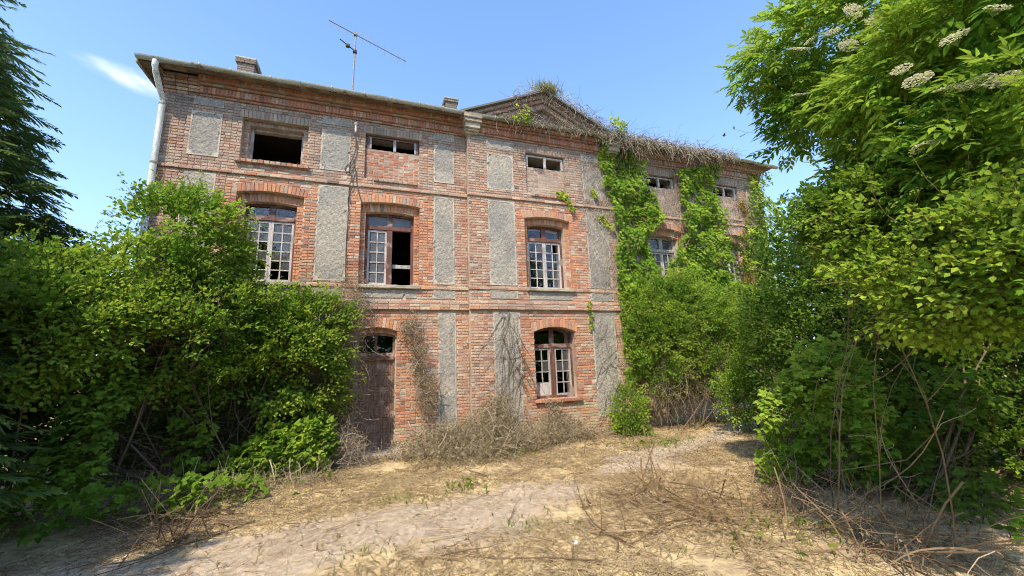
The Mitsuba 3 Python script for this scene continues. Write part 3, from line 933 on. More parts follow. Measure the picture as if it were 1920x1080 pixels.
# ---- interior: floors, partitions, back plaster, all dim
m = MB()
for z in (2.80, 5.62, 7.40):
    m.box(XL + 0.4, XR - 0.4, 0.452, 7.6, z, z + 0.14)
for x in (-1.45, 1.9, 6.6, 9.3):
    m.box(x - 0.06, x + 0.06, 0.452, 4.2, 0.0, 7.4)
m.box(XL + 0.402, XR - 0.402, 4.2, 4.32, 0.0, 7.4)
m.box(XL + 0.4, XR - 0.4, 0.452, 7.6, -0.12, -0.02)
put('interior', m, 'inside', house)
m = MB()
beam(m, (-2.5, 1.4, 4.62), (-1.5, 1.6, 4.36), 0.04, 0.14)
beam(m, (-2.6, 1.5, 4.75), (-2.0, 1.4, 4.62), 0.04, 0.14)
put('fallen_board', m, 'wood_white', house)

# ---- roof: hipped slopes over slightly projecting eaves
ev = (-4.45, 12.4, -0.44, 8.4)      # eave rectangle
ZE = 7.79
rv = np.array([[ev[0], ev[2], ZE], [ev[1], ev[2], ZE], [ev[1], ev[3], ZE], [ev[0], ev[3], ZE], [-0.4, 3.98, ZE + 1.95], [8.4, 3.98, ZE + 1.95]])
rv = np.vstack([rv, rv + [0, 0, 0.045]])
rf = [[0, 1, 5, 4], [1, 2, 5, 5], [2, 3, 4, 5], [3, 0, 4, 4]]
rf = [[i + 6 for i in q] for q in rf] + [q[::-1] for q in rf] + [[0, 6, 7, 1][::-1], [1, 7, 8, 2][::-1], [2, 8, 9, 3][::-1], [3, 9, 6, 0][::-1]]
ROOF = put('roof', MB().add(rv, rf), 'slate', house)
# soffit boards and fascia at the left end
m = MB()
for q in range(5):
    m.box(-4.44 + q * 0.06, -4.385 + q * 0.06, -0.40, 8.2, 7.70 - 0.004 * (q % 2), 7.725)
put('soffit', m, 'wood_old', ROOF)
put('fascia', MB().box(-4.475, -4.445, -0.43, 8.3, 7.64, 7.80, ch=0.005), 'moss_zinc', ROOF)
m = MB()
for q in range(4):
    m.box(-4.40, XR + 0.2, -0.39 + q * 0.048, -0.348 + q * 0.048, 7.752, 7.772)
put('soffit', m, 'wood_old', ROOF)


# ---- gutter: half-round trough with brackets
def gutter(x0, x1, mat, sag, seed, label=None):
    r = np.random.default_rng(seed)
    n = max(8, int((x1 - x0) / 0.15))
    xs = np.linspace(x0, x1, n)
    zz = 7.775 + sag * (meshkit.noise(np.stack([xs * 0.9, xs * 0, xs * 0 + seed], 1)) - 0.5)
    yy = -0.47 + sag * 0.6 * (meshkit.noise(np.stack([xs * 1.1, xs * 0, xs * 0 + seed + 9], 1)) - 0.5)
    ang = np.linspace(0, math.pi, 9)
    prof = np.concatenate([np.stack([np.cos(ang) * 0.062, -np.sin(ang) * 0.066], 1), np.stack([np.cos(ang[::-1]) * 0.058, -np.sin(ang[::-1]) * 0.061], 1)])
    v = np.stack([np.repeat(xs, 18), np.repeat(yy, 18) + np.tile(prof[:, 0], n), np.repeat(zz, 18) + np.tile(prof[:, 1], n)], 1)
    i, j = np.meshgrid(np.arange(n - 1), np.arange(18), indexing='ij')
    q = np.stack([i * 18 + j, i * 18 + (j + 1) % 18, (i + 1) * 18 + (j + 1) % 18, (i + 1) * 18 + j], -1).reshape(-1, 4)
    ends = np.array([[j, j + 1, 16 - j, 17 - j] for j in range(8)])
    h = put('gutter', MB().add(v, np.vstack([q, ends, ends + (n - 1) * 18])), mat, house, smooth=40, label=label)
    for x in np.arange(x0 + 0.35, x1 - 0.1, 0.62):
        x = x + (r.random() - 0.5) * 0.12
        z = np.interp(x, xs, zz)
        yb = np.interp(x, xs, yy)
        b = MB()
        pts = [(x, yb + math.cos(t) * 0.069, z - math.sin(t) * 0.073) for t in np.linspace(-0.35, math.pi + 0.2, 9)]
        for p0, p1 in zip(pts[:-1], pts[1:]):
            beam(b, p0, p1, 0.028, 0.006, up=np.cross(np.array(p1) - p0, (1, 0, 0)))
        put('bracket', b, 'zinc', h)


gutter(-4.46, 1.93, 'zinc', 0.018, 1, 'zinc gutter along the left wing')
gutter(2.38, 6.05, 'moss_zinc', 0.05, 2, 'mossy sagging gutter under the pediment')
gutter(6.1, 12.42, 'moss_zinc', 0.06, 3, 'mossy gutter along the right wing')

# ---- downpipe
m = MB()
pts = [(-4.15, -0.47, 7.72), (-4.15, -0.47, 7.60), (-4.145, -0.44, 7.52), (-4.13, -0.2, 7.24), (-4.12, -0.12, 7.16), (-4.12, -0.10, 7.04), (-4.12, -0.10, 0.1)]
tube(m, pts, 0.052, 12)
h = put('downpipe', m, 'pipe', house, smooth=40, label='pale zinc downpipe at the left corner')
for z in (7.02, 5.75, 4.5, 3.2, 1.9):
    m = MB()
    tube(m, [(-4.12, -0.10, z), (-4.12, -0.10, z + 0.035)], 0.062, 12)
    m.box(-4.135, -4.105, -0.06, 0.0, z, z + 0.03)
    put('collar', m, 'zinc', h)


# ---- chimneys: courses of bricks round a core
def chimney(x0, x1, y0, y1, z0, z1, cap, label):
    r = np.random.default_rng(int(abs(x0 * 100)))
    m, c = MB().box(x0, x1, y0, y1, z0, z1), None
    h = put('chimney', m, 'mortar', house, label=label)
    b = MB()
    k = 0
    z = z0
    while z < z1 - 0.03:
        pr = 0.012 + (0.045 if z > z1 - cap else 0.0)
        zt = min(z + 0.058, z1)
        for (a, e, fx) in ((x0, x1, 'y'), (y0, y1, 'x')):
            s = a - pr - (k % 2) * 0.11
            while s < e + pr - 0.02:
                p, q = max(s, a - pr), min(s + 0.215, e + pr)
                if q - p > 0.03:
                    col = brick_tone(np.array([0.0]), np.array([7.0]), r, np.array([.3, .8, 1.4, 1.2, .6, 1.2, 0]))[0] * 0.68
                    for side in (0, 1):
                        if fx == 'y':
                            yy = (y0 - pr, y0 + 0.05) if side == 0 else (y1 - 0.05, y1 + pr)
                            b.box(p, q, yy[0], yy[1], z, zt, col)
                        else:
                            xx = (x0 - pr + 0.002, x0 + 0.05) if side == 0 else (x1 - 0.05, x1 + pr - 0.002)
                            b.box(xx[0], xx[1], p + 0.003, q - 0.003, z + 0.001, zt - 0.001, col)
                s += 0.226
        z += 0.067
        k += 1
    put('brickwork', b, 'brick', h, kind='stuff')
    put('cap', MB().box(x0 - 0.07, x1 + 0.07, y0 - 0.07, y1 + 0.07, z1 + 0.002, z1 + 0.06, ch=0.015), 'stone', h)


chimney(-3.78, -3.40, 2.5, 3.1, 8.2, 10.32, 0.16, 'tall brick chimney stack at the left end of the roof')
chimney(-3.62, -3.30, 3.35, 3.9, 8.2, 10.36, 0.10, 'lower brick chimney stack behind the tall one')
chimney(2.09, 2.45, 3.0, 3.5, 9.0, 10.62, 0.12, 'brick chimney beside the pediment')

# ---- pediment over the middle part
PX0, PX1, PXM, PZ0 = 1.90, 6.28, 4.16, 7.80
PED = put('pediment', extrude_xz(Polygon([(PX0 + 0.12, PZ0), (PX1 - 0.12, PZ0), (PXM, 8.72)]), -0.08, 3.0), 'mortar', house)
st = {k: [] for k in BR}
lay(Polygon([(PX0 + 0.5, PZ0 + 0.02), (PX1 - 0.5, PZ0 + 0.02), (PXM, 8.58)]), -0.08, 0.05, rb, bias=np.array([.4, .9, 1.8, .3, 1.0, .4, 0]), store=st)
st = {k: np.concatenate(v) for k, v in st.items()}
v = brick_blocks(st['x0'], st['x1'], st['z0'], st['z1'], st['yf'], st['yb'], rb)
put('brickwork', MB().add(v.reshape(-1, 3), (BF[None] + (np.arange(len(v)) * 12)[:, None, None]).reshape(-1, 4), np.repeat(st['c'], 12, axis=0)), 'brick', PED, kind='stuff')
for s, xe in ((1, PX0), (-1, PX1)):
    a, b = np.array([xe, 0, PZ0 + 0.0]), np.array([PXM, 0, 8.82])
    d = (b - a) / np.linalg.norm(b - a)
    nrm = np.array([-d[2], 0, d[0]]) * (1 if s == 1 else -1)
    L = np.linalg.norm(b - a)

    def rake(y0, y1, o0, o1, l0, l1):
        pts = [a + d * l0 + nrm * o0, a + d * l1 + nrm * o0, a + d * l1 + nrm * o1, a + d * l0 + nrm * o1]
        v = np.array([[p[0], yy, p[2]] for yy in (y0, y1) for p in pts])
        return v, np.array([[0, 1, 2, 3], [7, 6, 5, 4], [0, 4, 5, 1], [1, 5, 6, 2], [2, 6, 7, 3], [3, 7, 4, 0]])
    core = MB().add(*rake(-0.22, 0.1, -0.33, -0.09, 0.0, L)).add(*rake(-0.36, 0.1, -0.085, 0.0, -0.05, L))
    hold = put('raking_cornice', core, 'mortar', house)
    rows_ = MB()
    n = int(L / 0.07)
    for i in range(n):
        l0, l1 = i * L / n + 0.005, (i + 1) * L / n - 0.005
        for (y0, o0, o1) in ((-0.235, -0.325, -0.20), (-0.30, -0.18, -0.10), (-0.375, -0.08, -0.01)):
            if y0 == -0.30 and i % 3:
                continue
            e1 = l1 if y0 != -0.30 else (i + 3) * L / n - 0.006
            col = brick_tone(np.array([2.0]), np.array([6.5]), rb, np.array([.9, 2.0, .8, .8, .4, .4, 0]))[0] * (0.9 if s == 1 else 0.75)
            rows_.add(*rake(y0 - 0.006 * rb.random(), y0 + 0.06, o0, o1, l0, min(e1, L)), col)
    put('brickwork', rows_, 'brick', hold, kind='stuff')
    slab = MB().add(*rake(-0.47, 4.2, 0.004, 0.05, -0.12, L + (0.018 if s == 1 else 0.0)))
    put('pediment_roof', slab, 'slate', house)

# ---- lead-in bracket and hanging cables on the wall
m = MB()
p = at_y(667, 240, -0.14)
tube(m, [(p[0], -0.14, 7.02), (p[0], -0.14, 7.22)], 0.018, 8)
tube(m, [(p[0], 0.0, 7.16), (p[0], -0.14, 7.16)], 0.012, 6)
tube(m, [(p[0], -0.15, 7.2), (p[0], -0.15, 7.235)], 0.035, 8)
br = put('cable_bracket', m, 'white', house)
for line in ([(666, 255), (664, 290), (655, 318), (662, 345), (653, 370), (654, 400), (650, 440), (648, 500), (646, 530)],
             [(667, 262), (660, 300), (648, 314), (652, 322), (664, 312), (668, 335), (676, 372), (690, 380)],
             [(664, 300), (661, 330), (655, 352), (657, 380)]):
    m = MB()
    pts = [at_y(px, py, -0.03 - 0.02 * (i % 2)) for i, (px, py) in enumerate(line)]
    from scipy.interpolate import CubicSpline
    t = np.arange(len(pts))
    pts = CubicSpline(t, np.array(pts))(np.linspace(0, len(pts) - 1, len(pts) * 5))
    tube(m, pts, 0.009, 5)
    put('cable', m, 'cable', house)

# ------------------------------------------------------------------ television aerial on the roof
ant = thing('tv_antenna', 'old television aerial with a long boom on a bare mast above the roof', 'antenna')
mx, my = -0.77, 2.0
m = MB()
tube(m, [(mx - 0.02, my, 8.85), (mx, my, 10.3), (mx + 0.012, my, 11.53)], 0.022, 8)
put('mast', m, 'metal', ant)
bl, brr = at_z(618, 36, 11.5), at_z(763, 114, 11.5)
bl += (np.array([mx, my, 11.5]) - at_z(668, 62, 11.5))
brr += (np.array([mx, my, 11.5]) - at_z(668, 62, 11.5))
m = MB()
tube(m, [bl, brr], 0.013, 6)
put('boom', m, 'metal', ant)
for i, t in enumerate(np.linspace(0.02, 0.98, 11)):
    q = bl + (brr - bl) * t
    m = MB()
    h = 0.24 if i else 0.3
    tube(m, [q - [0, 0, h * 0.75], q + [0, 0, h]], 0.0045, 5)
    put('element', m, 'metal', ant)
m = MB()
m.box(mx - 0.05, mx + 0.05, my - 0.05, my + 0.04, 11.44, 11.53, ch=0.01)
put('clamp', m, 'metal', ant)
m = MB()
tube(m, [(mx - 0.40, my - 0.15, 11.09), (mx - 0.2, my - 0.08, 11.0), (mx + 0.06, my + 0.02, 10.9)], 0.016, 6)
m.box(mx - 0.24, mx - 0.13, my - 0.13, my - 0.04, 10.93, 11.02, ch=0.01)
m.box(mx - 0.05, mx + 0.06, my - 0.05, my + 0.05, 10.85, 10.94, ch=0.01)
put('amplifier', m, 'plume', ant)

# ------------------------------------------------------------------ a bird far up
b0 = at_d(1358, 254, 85.0)
bird = thing('bird', 'tiny dark bird gliding in the blue sky above the right wing', 'bird')
bs = trimesh.creation.icosphere(2, 1.0)
v = np.array(bs.vertices) * [0.11, 0.32, 0.1]
v[:, 2] += 0.05 * np.clip(v[:, 1] / 0.3, -1, 1) ** 2
Rz = np.array([[math.cos(0.9), -math.sin(0.9), 0], [math.sin(0.9), math.cos(0.9), 0], [0, 0, 1]])
put('body', MB().add(b0 + v @ Rz.T, bs.faces), 'plume', bird, smooth=True)
for s in (-1, 1):
    xs = np.array([0.08, 0.3, 0.55, 0.75]) * s
    top = np.stack([xs, [0.14, 0.16, 0.06, -0.12], [0.03, 0.12, 0.14, 0.08]], 1)
    bot = np.stack([xs, [-0.12, -0.10, -0.12, -0.16], [0.03, 0.11, 0.13, 0.08]], 1)
    v = np.vstack([top, bot, top + [0, 0, 0.02], bot + [0, 0, 0.02]])
    f = [[i, i + 1, i + 5, i + 4] for i in range(3)] + [[i + 8, i + 9, i + 13, i + 12] for i in range(3)] + [[i, i + 1, i + 9, i + 8] for i in range(3)] + [[i + 4, i + 5, i + 13, i + 12] for i in range(3)]
    put('wing', MB().add(b0 + v @ Rz.T, f), 'plume', bird)

# ------------------------------------------------------------------ plants: templates
def leaf_v(width=0.36, fold=0.10, droop=0.14):
    v = np.array([[0, 0, 0], [0.33, 0, -0.02 * droop / 0.14], [1, 0, -droop], [0.36, width, fold - 0.02], [0.36, -width, fold - 0.02], [0.72, width * 0.62, fold * 0.6 - droop * 0.55], [0.72, -width * 0.62, fold * 0.6 - droop * 0.55], [0.7, 0, -droop * 0.5]])
    f = np.array([[0, 4, 1], [0, 1, 3], [1, 4, 6], [1, 6, 7], [1, 7, 5], [1, 5, 3], [7, 6, 2], [7, 2, 5]])
    return v, f


LEAF4 = (np.array([[0, 0, 0], [0.5, 0, -0.05], [1, 0, -0.16], [0.42, 0.34, 0.05], [0.42, -0.34, 0.05]]), np.array([[0, 4, 1], [1, 4, 2], [0, 1, 3], [1, 2, 3]]))


def rot_from(x, up):
    """rotation matrices whose columns are x, y, z with z as near 'up' as can be"""
    x = x / np.linalg.norm(x, axis=-1, keepdims=True)
    z = up - (up * x).sum(-1, keepdims=True) * x
    z /= np.linalg.norm(z, axis=-1, keepdims=True) + 1e-9
    y = np.cross(z, x)
    return np.stack([x, y, z], -1)


def shoot(r, n=9, length=0.26, size=0.07, width=0.36, simple=True, spread=1.0):
    """a leafy twig along +x: leaves alternate, the tip leaves smaller and younger; returns verts, faces, age (0 stem, .. 1 young)"""
    V_, F_, A_, k = [], [], [], 0
    lv, lf = LEAF4 if simple else leaf_v(width)
    lv = lv * [1, width / 0.34, 1] if simple else lv
    for i in range(n):
        t = (i + 0.5) / n
        s = size * (1.1 - 0.55 * t) * (0.8 + 0.4 * r.random())
        az = i * 2.4 + r.random() * 0.8
        d = np.array([0.55 + 0.4 * t, math.cos(az) * spread, math.sin(az) * 0.55 * spread])
        up = np.array([-0.2, 0, 1.0]) + (r.random(3) - 0.5) * 0.9
        Rm = rot_from(d[None], up[None])[0]
        base = np.array([t * length, 0, -0.25 * length * t * t])
        V_.append(base + (lv * s) @ Rm.T + d * 0.012)
        F_.append(lf + k)
        k += len(lv)
        A_.append(np.full(len(lv), 0.15 + 0.85 * t * t))
    st = np.array([[0, 0, 0], [length * 0.5, 0, -0.07 * length], [length, 0, -0.25 * length]])
    mb = MB()
    tube(mb, st, [0.004, 0.003, 0.0015], 3, cap=False)
    (v, f), _ = mb.get()
    V_.append(v)
    F_.append(f + k)
    A_.append(np.full(len(v), -1.0))
    return np.vstack(V_), np.vstack(F_), np.concatenate(A_)


def pinnate(r, n=7, length=0.24, size=0.105, width=0.23):
    """elder leaf: opposite leaflets along a stalk"""
    V_, F_, A_, k = [], [], [], 0
    lv, lf = leaf_v(width, 0.06, 0.16)
    items = [(0.35, 1), (0.35, -1), (0.62, 1), (0.62, -1), (0.86, 1), (0.86, -1), (0.95, 0)][7 - n:]
    for t, sd in items:
        s = size * (0.85 + 0.3 * r.random())
        d = np.array([0.75 if sd else 1.0, sd * 0.9, -0.15 + 0.2 * (r.random() - 0.5)])
        Rm = rot_from(d[None], np.array([[0, 0, 1.0]]) + (r.random((1, 3)) - 0.5) * 0.4)[0]
        V_.append(np.array([t * length, 0, -0.3 * length * t * t]) + (lv * s) @ Rm.T)
        F_.append(lf + k)
        k += len(lv)
        A_.append(np.full(len(lv), 0.2 + 0.5 * r.random()))
    mb = MB()
    tube(mb, [[0, 0, 0], [length * .5, 0, -.07 * length], [length, 0, -.3 * length]], [0.003, 0.0025, 0.0015], 3, cap=False)
    (v, f), _ = mb.get()
    V_.append(v)
    F_.append(f + k)
    A_.append(np.full(len(v), 0.6))
    return np.vstack(V_), np.vstack(F_), np.concatenate(A_)


def trefoil(r, size=0.075):
    """bramble leaf of three broad leaflets on a stalk"""
    V_, F_, k = [], [], 0
    lv, lf = leaf_v(0.38, 0.08, 0.12)
    for a in (-1.2, 0, 1.2):
        s = size * (1.0 if a == 0 else 0.85)
        d = np.array([math.cos(a), math.sin(a), -0.1])
        Rm = rot_from(d[None], np.array([[0, 0, 1.0]]) + (r.random((1, 3)) - 0.5) * 0.4)[0]
        V_.append(np.array([0.05, 0, 0]) + (lv * s) @ Rm.T)
        F_.append(lf + k)
        k += len(lv)
    mb = MB()
    tube(mb, [[0, 0, 0], [0.05, 0, 0]], [0.002, 0.002], 3, cap=False)
    (v, f), _ = mb.get()
    V_.append(v)
    F_.append(f + k)
    return np.vstack(V_), np.vstack(F_), np.concatenate([np.full(k, 0.4), np.full(len(v), -1.0)])


def ivy_leaf():
    a = np.radians([0, 32, 62, 95, 150, 180, 210, 265, 298, 328])
    rr = np.array([1, 0.55, 0.85, 0.5, 0.55, 0.18, 0.55, 0.5, 0.85, 0.55])
    v = np.stack([0.35 + 0.65 * rr * np.cos(a), 0.6 * rr * np.sin(a), -0.10 * rr ** 2], 1)
    v = np.vstack([v, [[0.3, 0, 0.0]]])
    f = np.array([[10, i, (i + 1) % 10] for i in range(10)])
    return v, f, np.full(11, 0.4)


def place(templ, pos, Rm, scl, tone, r, jitter=0.18, stem=(0.16, 0.12, 0.07), young=(1.25, 1.12, 0.8)):
    """copies of templates: picks one per position; returns vertices, faces, colours"""
    which = (r.random(len(pos)) * len(templ)).astype(int)
    VV, FF, CC, k = [], [], [], 0
    for w, (v, f, age) in enumerate(templ):
        idx = np.nonzero(which == w)[0]
        if not len(idx):
            continue
        vv = np.einsum('nij,kj->nki', Rm[idx], v) * scl[idx, None, None] + pos[idx, None]
        c = tone[idx][:, None] * (1 + np.maximum(age, 0)[None, :, None] * (np.array(young) - 1))
        # one tint per leaf: runs of equal vertices share a jitter
        run = np.cumsum(np.concatenate([[0], (np.diff(age) != 0).astype(int)]))
        jit = 1 + jitter * (r.random((len(idx), run.max() + 1)) - 0.5) * 2
        c = c * jit[:, run][..., None]
        c = np.where((age < 0)[None, :, None], np.array(stem), c)
        VV.append(vv.reshape(-1, 3))
        FF.append((f[None] + (np.arange(len(idx)) * len(v))[:, None, None]).reshape(-1, 3) + k)
        k += len(idx) * len(v)
        CC.append(c.reshape(-1, 3))
    return np.vstack(VV), np.vstack(FF), np.clip(np.vstack(CC), 0.005, 0.95)


def blob(px, py, Y, rx, ry, dy):
    """an ellipsoid of foliage: centre, radii (metres) and the share of leaves"""
    c = at_y(px, py, Y)
    s = px_size(c)
    return c, np.array([rx * s, dy, ry * s])


def blob_points(blobs, n, r, low=0.45, gap=0.42, gap_scale=1.6, seed=1):
    """points near the blobs' skins, thinned in clumps; returns points and outward directions"""
    w = np.array([b[1][0] * b[1][2] for b in blobs])
    k = r.choice(len(blobs), size=int(n * 2.2), p=w / w.sum())
    d = r.normal(size=(len(k), 3))
    d /= np.linalg.norm(d, axis=1, keepdims=True)
    c, rad = np.array([b[0] for b in blobs])[k], np.array([b[1] for b in blobs])[k]
    u = low + (1 - low) * r.random(len(k)) ** 0.6
    bump = 0.78 + 0.5 * meshkit.fbm(d * 2.2 + k[:, None] * 7.3, 3, seed=seed)
    p = c + d * rad * (u * bump)[:, None]
    g = meshkit.fbm(p * gap_scale, 3, seed=seed + 3)
    keep = g > gap + 0.10 * (r.random(len(p)) - 0.5)
    p, d = p[keep][:n], d[keep][:n]
    ok = p[:, 2] > 0.03
    return p[ok], d[ok]


def curve(a, b, r, bend=0.15, k=7):
    a, b = np.asarray(a, float), np.asarray(b, float)
    t = np.linspace(0, 1, k)[:, None]
    L = np.linalg.norm(b - a)
    off = r.normal(size=3) * bend * L
    off2 = r.normal(size=3) * bend * L * 0.4
    return a + (b - a) * t + off * (4 * t * (1 - t)) * 0.5 + off2 * np.sin(t * 2 * math.pi) * 0.5


def wires(p0, direction, length, r, wander=0.25, k=7, gravity=0.0):
    n = len(p0)
    d = direction / np.linalg.norm(direction, axis=1, keepdims=True)
    out = [p0]
    step = (length / (k - 1))[:, None]
    w = r.normal(size=(n, 3)) * wander
    for i in range(k - 1):
        w = w * 0.6 + r.normal(size=(n, 3)) * wander
        d = d + w
        d[:, 2] -= gravity
        d /= np.linalg.norm(d, axis=1, keepdims=True)
        out.append(out[-1] + d * step)
    return np.stack(out, 1)


def greens(n, r, base, var=0.25, clump=None):
    base = np.array(base)
    if clump is not None:
        m = np.clip((clump - 0.35) / 0.3, 0, 1)[:, None]
        t = base[0] * (1 - m) + base[1] * m
    else:
        t = np.repeat(base[:1], n, 0)
    return t * (1 + var * (r.random(n) - 0.5))[:, None] * (1 + 0.12 * (r.random((n, 3)) - 0.5))


def shrub(name, label, cat, blobs, n, templ, tones, seed, stems=(), scale=(0.8, 1.25), low=0.45, gap=0.42, upward=0.35, wild=0.6, group=None, stem_r=0.02, gap_scale=1.6, crown='crown', bark='bark', nb=None, parts=0, part_name='leafy_twig', stray=0, var=0.4):
    r = np.random.default_rng(seed)
    k = thing(name, label, cat, group)
    p, d = blob_points(blobs, n, r, low, gap, gap_scale, seed)
    x = d * 0.7 + np.array([0, 0, upward]) + r.normal(size=p.shape) * wild * 0.5
    Rm = rot_from(x, np.array([0, 0, 0.5]) + SUN * 0.9 + d * 0.4 + r.normal(size=p.shape) * 0.3)
    s = scale[0] + (scale[1] - scale[0]) * r.random(len(p))
    if stray:
        p2, d2 = blob_points(blobs, stray, r, 0.85, 0.3, gap_scale, seed + 5)
        L2 = 0.35 + 0.5 * r.random(len(p2))
        dirs = d2 * 0.8 + [0, 0, 0.8] + r.normal(size=p2.shape) * 0.35
        Wc = wires(p2 - d2 * 0.15, dirs, L2, r, 0.12, 6, 0.05)
        sv, sf, sc = many_tubes(Wc, np.full((len(p2), 6), 0.004) * np.linspace(1, 0.4, 6), np.tile([0.2, 0.17, 0.09], (len(p2), 1)))
        put('cane', MB().add(sv, sf, sc), 'dry', k, kind='stuff')
        for q in (1, 2, 3, 4, 5):
            t2 = Wc[:, q] - Wc[:, q - 1]
            t2 /= np.linalg.norm(t2, axis=1, keepdims=True)
            p = np.vstack([p, Wc[:, q]])
            d = np.vstack([d, d2])
            Rm = np.concatenate([Rm, rot_from(t2 + r.normal(size=t2.shape) * 0.5, SUN + r.normal(size=t2.shape) * 0.4)])
            s = np.concatenate([s, scale[0] * (0.95 - 0.09 * q) * (0.8 + 0.4 * r.random(len(p2)))])
    tone = greens(len(p), r, tones, var, clump=meshkit.fbm(p * 2.1, 3, seed=seed + 40))
    sel = np.zeros(len(p), bool)
    if parts:
        q = np.linalg.norm(p - EYE, axis=1) - 0.35 * (d @ ((EYE - np.array(blobs[0][0])) / np.linalg.norm(EYE - np.array(blobs[0][0]))))
        sel[np.argsort(q)[:parts]] = True
    v, f, c = place(templ, p[~sel], Rm[~sel], s[~sel], tone[~sel], r)
    put(crown, MB().add(v, f, c), 'leaf', k, kind='stuff')
    for i in np.nonzero(sel)[0]:
        v, f, c = place(templ[i % len(templ):i % len(templ) + 1], p[i:i + 1], Rm[i:i + 1], s[i:i + 1], tone[i:i + 1], r)
        put(part_name, MB().add(v, f, c), 'leaf', k)
    for j, (a, b, rad) in enumerate(stems):
        m = MB()
        pts = curve(a, b, r, 0.12, 8)
        tube(m, pts, np.linspace(rad, rad * 0.4, 8), 6)
        for _ in range(nb if nb is not None else 3):
            i0 = 2 + int(r.random() * 4)
            e = blobs[int(r.random() * len(blobs))]
            tgt = e[0] + r.normal(size=3) * e[1] * 0.45
            tube(m, curve(pts[i0], pts[i0] + (tgt - pts[i0]) * 0.8, r, 0.15, 6), np.linspace(rad * 0.55, rad * 0.15, 6), 4)
        put('stem' if rad < 0.06 else 'trunk', m, bark, k, smooth=60)
    return k


rt = np.random.default_rng(3)
SHOOTS = [shoot(rt, 8, 0.30, 0.098, 0.36) for _ in range(6)]
SHOOTS_N = [shoot(rt, 8, 0.24, 0.074, 0.32) for _ in range(5)]
BRAMBLE = [trefoil(rt, 0.09) for _ in range(5)]
ELDER = [pinnate(rt, n, 0.23, 0.10, 0.17 + 0.05 * rt.random()) for n in (7, 7, 5, 7, 7, 5, 7)]
IVY = [ivy_leaf()]
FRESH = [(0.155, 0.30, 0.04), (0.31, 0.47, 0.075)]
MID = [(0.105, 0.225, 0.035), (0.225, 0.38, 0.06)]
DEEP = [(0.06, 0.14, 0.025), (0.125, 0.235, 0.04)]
IVYC = [(0.15, 0.29, 0.04), (0.30, 0.46, 0.07)]
exec_plants = True

# ------------------------------------------------------------------ left side: hedge of shrubs in front of the wall
def G(px, py, dz=0.0):
    p = at_z(px, py, 0.0)
    p[2] = ground_height(p[0], p[1]) + dz
    return p


def base_stems(pts, blobs, r, n, rad=(0.012, 0.03)):
    out = []
    for i in range(n):
        a = pts[int(r.random() * len(pts))] + np.array([r.normal() * 0.25, r.normal() * 0.2, -0.05])
        b = blobs[int(r.random() * len(blobs))]
        out.append((a, b[0] + r.normal(size=3) * b[1] * 0.4, rad[0] + (rad[1] - rad[0]) * r.random() ** 2))
    return out


rp = np.random.default_rng(17)
B = [blob(345, 445, -1.35, 85, 85, 0.55), blob(280, 520, -1.5, 105, 90, 0.7), blob(405, 500, -1.05, 55, 75, 0.45), blob(390, 610, -1.2, 150, 85, 0.7), blob(250, 640, -1.7, 130, 95, 0.75)]
shrub('leafy_shrub', 'tall fresh green shrub reaching the first-floor window at left', 'shrub', B, 2400, SHOOTS, FRESH, 101,
      base_stems([np.array([-3.4, -1.0, 0]), np.array([-2.6, -0.9, 0])], B, rp, 12, (0.012, 0.035)), gap=0.48, gap_scale=1.9, stray=90)
B = [blob(540, 640, -0.75, 95, 80, 0.5), blob(480, 690, -0.95, 105, 80, 0.55), blob(600, 605, -0.45, 55, 45, 0.25), blob(580, 720, -0.6, 60, 70, 0.35)]
shrub('leafy_shrub', 'green shrub leaning against the brick wall left of the door', 'shrub', B, 1500, SHOOTS, FRESH, 102,
      base_stems([np.array([-1.5, -0.6, 0]), np.array([-2.2, -0.7, 0])], B, rp, 10), gap=0.48, gap_scale=1.9, stray=50)
B = [blob(90, 560, -2.2, 95, 80, 0.7), blob(170, 620, -2.2, 80, 70, 0.6), blob(30, 640, -2.6, 90, 90, 0.7)]
shrub('leafy_shrub', 'yellowish green bushy shrub beside the dark conifer', 'shrub', B, 1900, SHOOTS, FRESH, 103,
      base_stems([np.array([-4.9, -1.8, 0]), np.array([-4.3, -1.7, 0])], B, rp, 8), gap=0.46, gap_scale=1.9, stray=60)
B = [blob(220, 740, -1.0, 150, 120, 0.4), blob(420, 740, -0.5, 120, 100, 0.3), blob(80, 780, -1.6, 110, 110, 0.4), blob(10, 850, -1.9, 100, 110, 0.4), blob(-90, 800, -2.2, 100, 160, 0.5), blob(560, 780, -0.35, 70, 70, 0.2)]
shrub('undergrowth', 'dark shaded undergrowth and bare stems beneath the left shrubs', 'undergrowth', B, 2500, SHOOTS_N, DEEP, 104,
      base_stems([G(200, 900), G(300, 900), G(420, 885), G(500, 880), G(120, 940)], B, rp, 34, (0.006, 0.02)), gap=0.42, nb=4)
B = [blob(540, 845, -1.1, 75, 50, 0.35), blob(470, 870, -1.2, 55, 35, 0.3), blob(590, 830, -0.9, 40, 45, 0.25)]
shrub('bramble', 'low bright green bramble at the foot of the left shrubs near the door', 'bramble', B, 1500, BRAMBLE, FRESH, 105,
      base_stems([G(540, 890), G(470, 890)], B, rp, 12, (0.004, 0.008)), gap=0.34, upward=0.1, wild=1.0)
B = [blob(150, 800, -2.25, 45, 90, 0.25), blob(120, 890, -2.4, 60, 50, 0.3), blob(190, 740, -2.1, 40, 50, 0.2)]
shrub('bramble', 'trailing green bramble hanging down in the dark hollow at far left', 'bramble', B, 900, BRAMBLE, MID, 106,
      base_stems([G(130, 940), G(170, 930)], B, rp, 10, (0.004, 0.008)), gap=0.38, upward=-0.1, wild=1.0)
B = [blob(360, 800, -1.3, 30, 100, 0.18), blob(340, 690, -1.4, 30, 50, 0.2)]
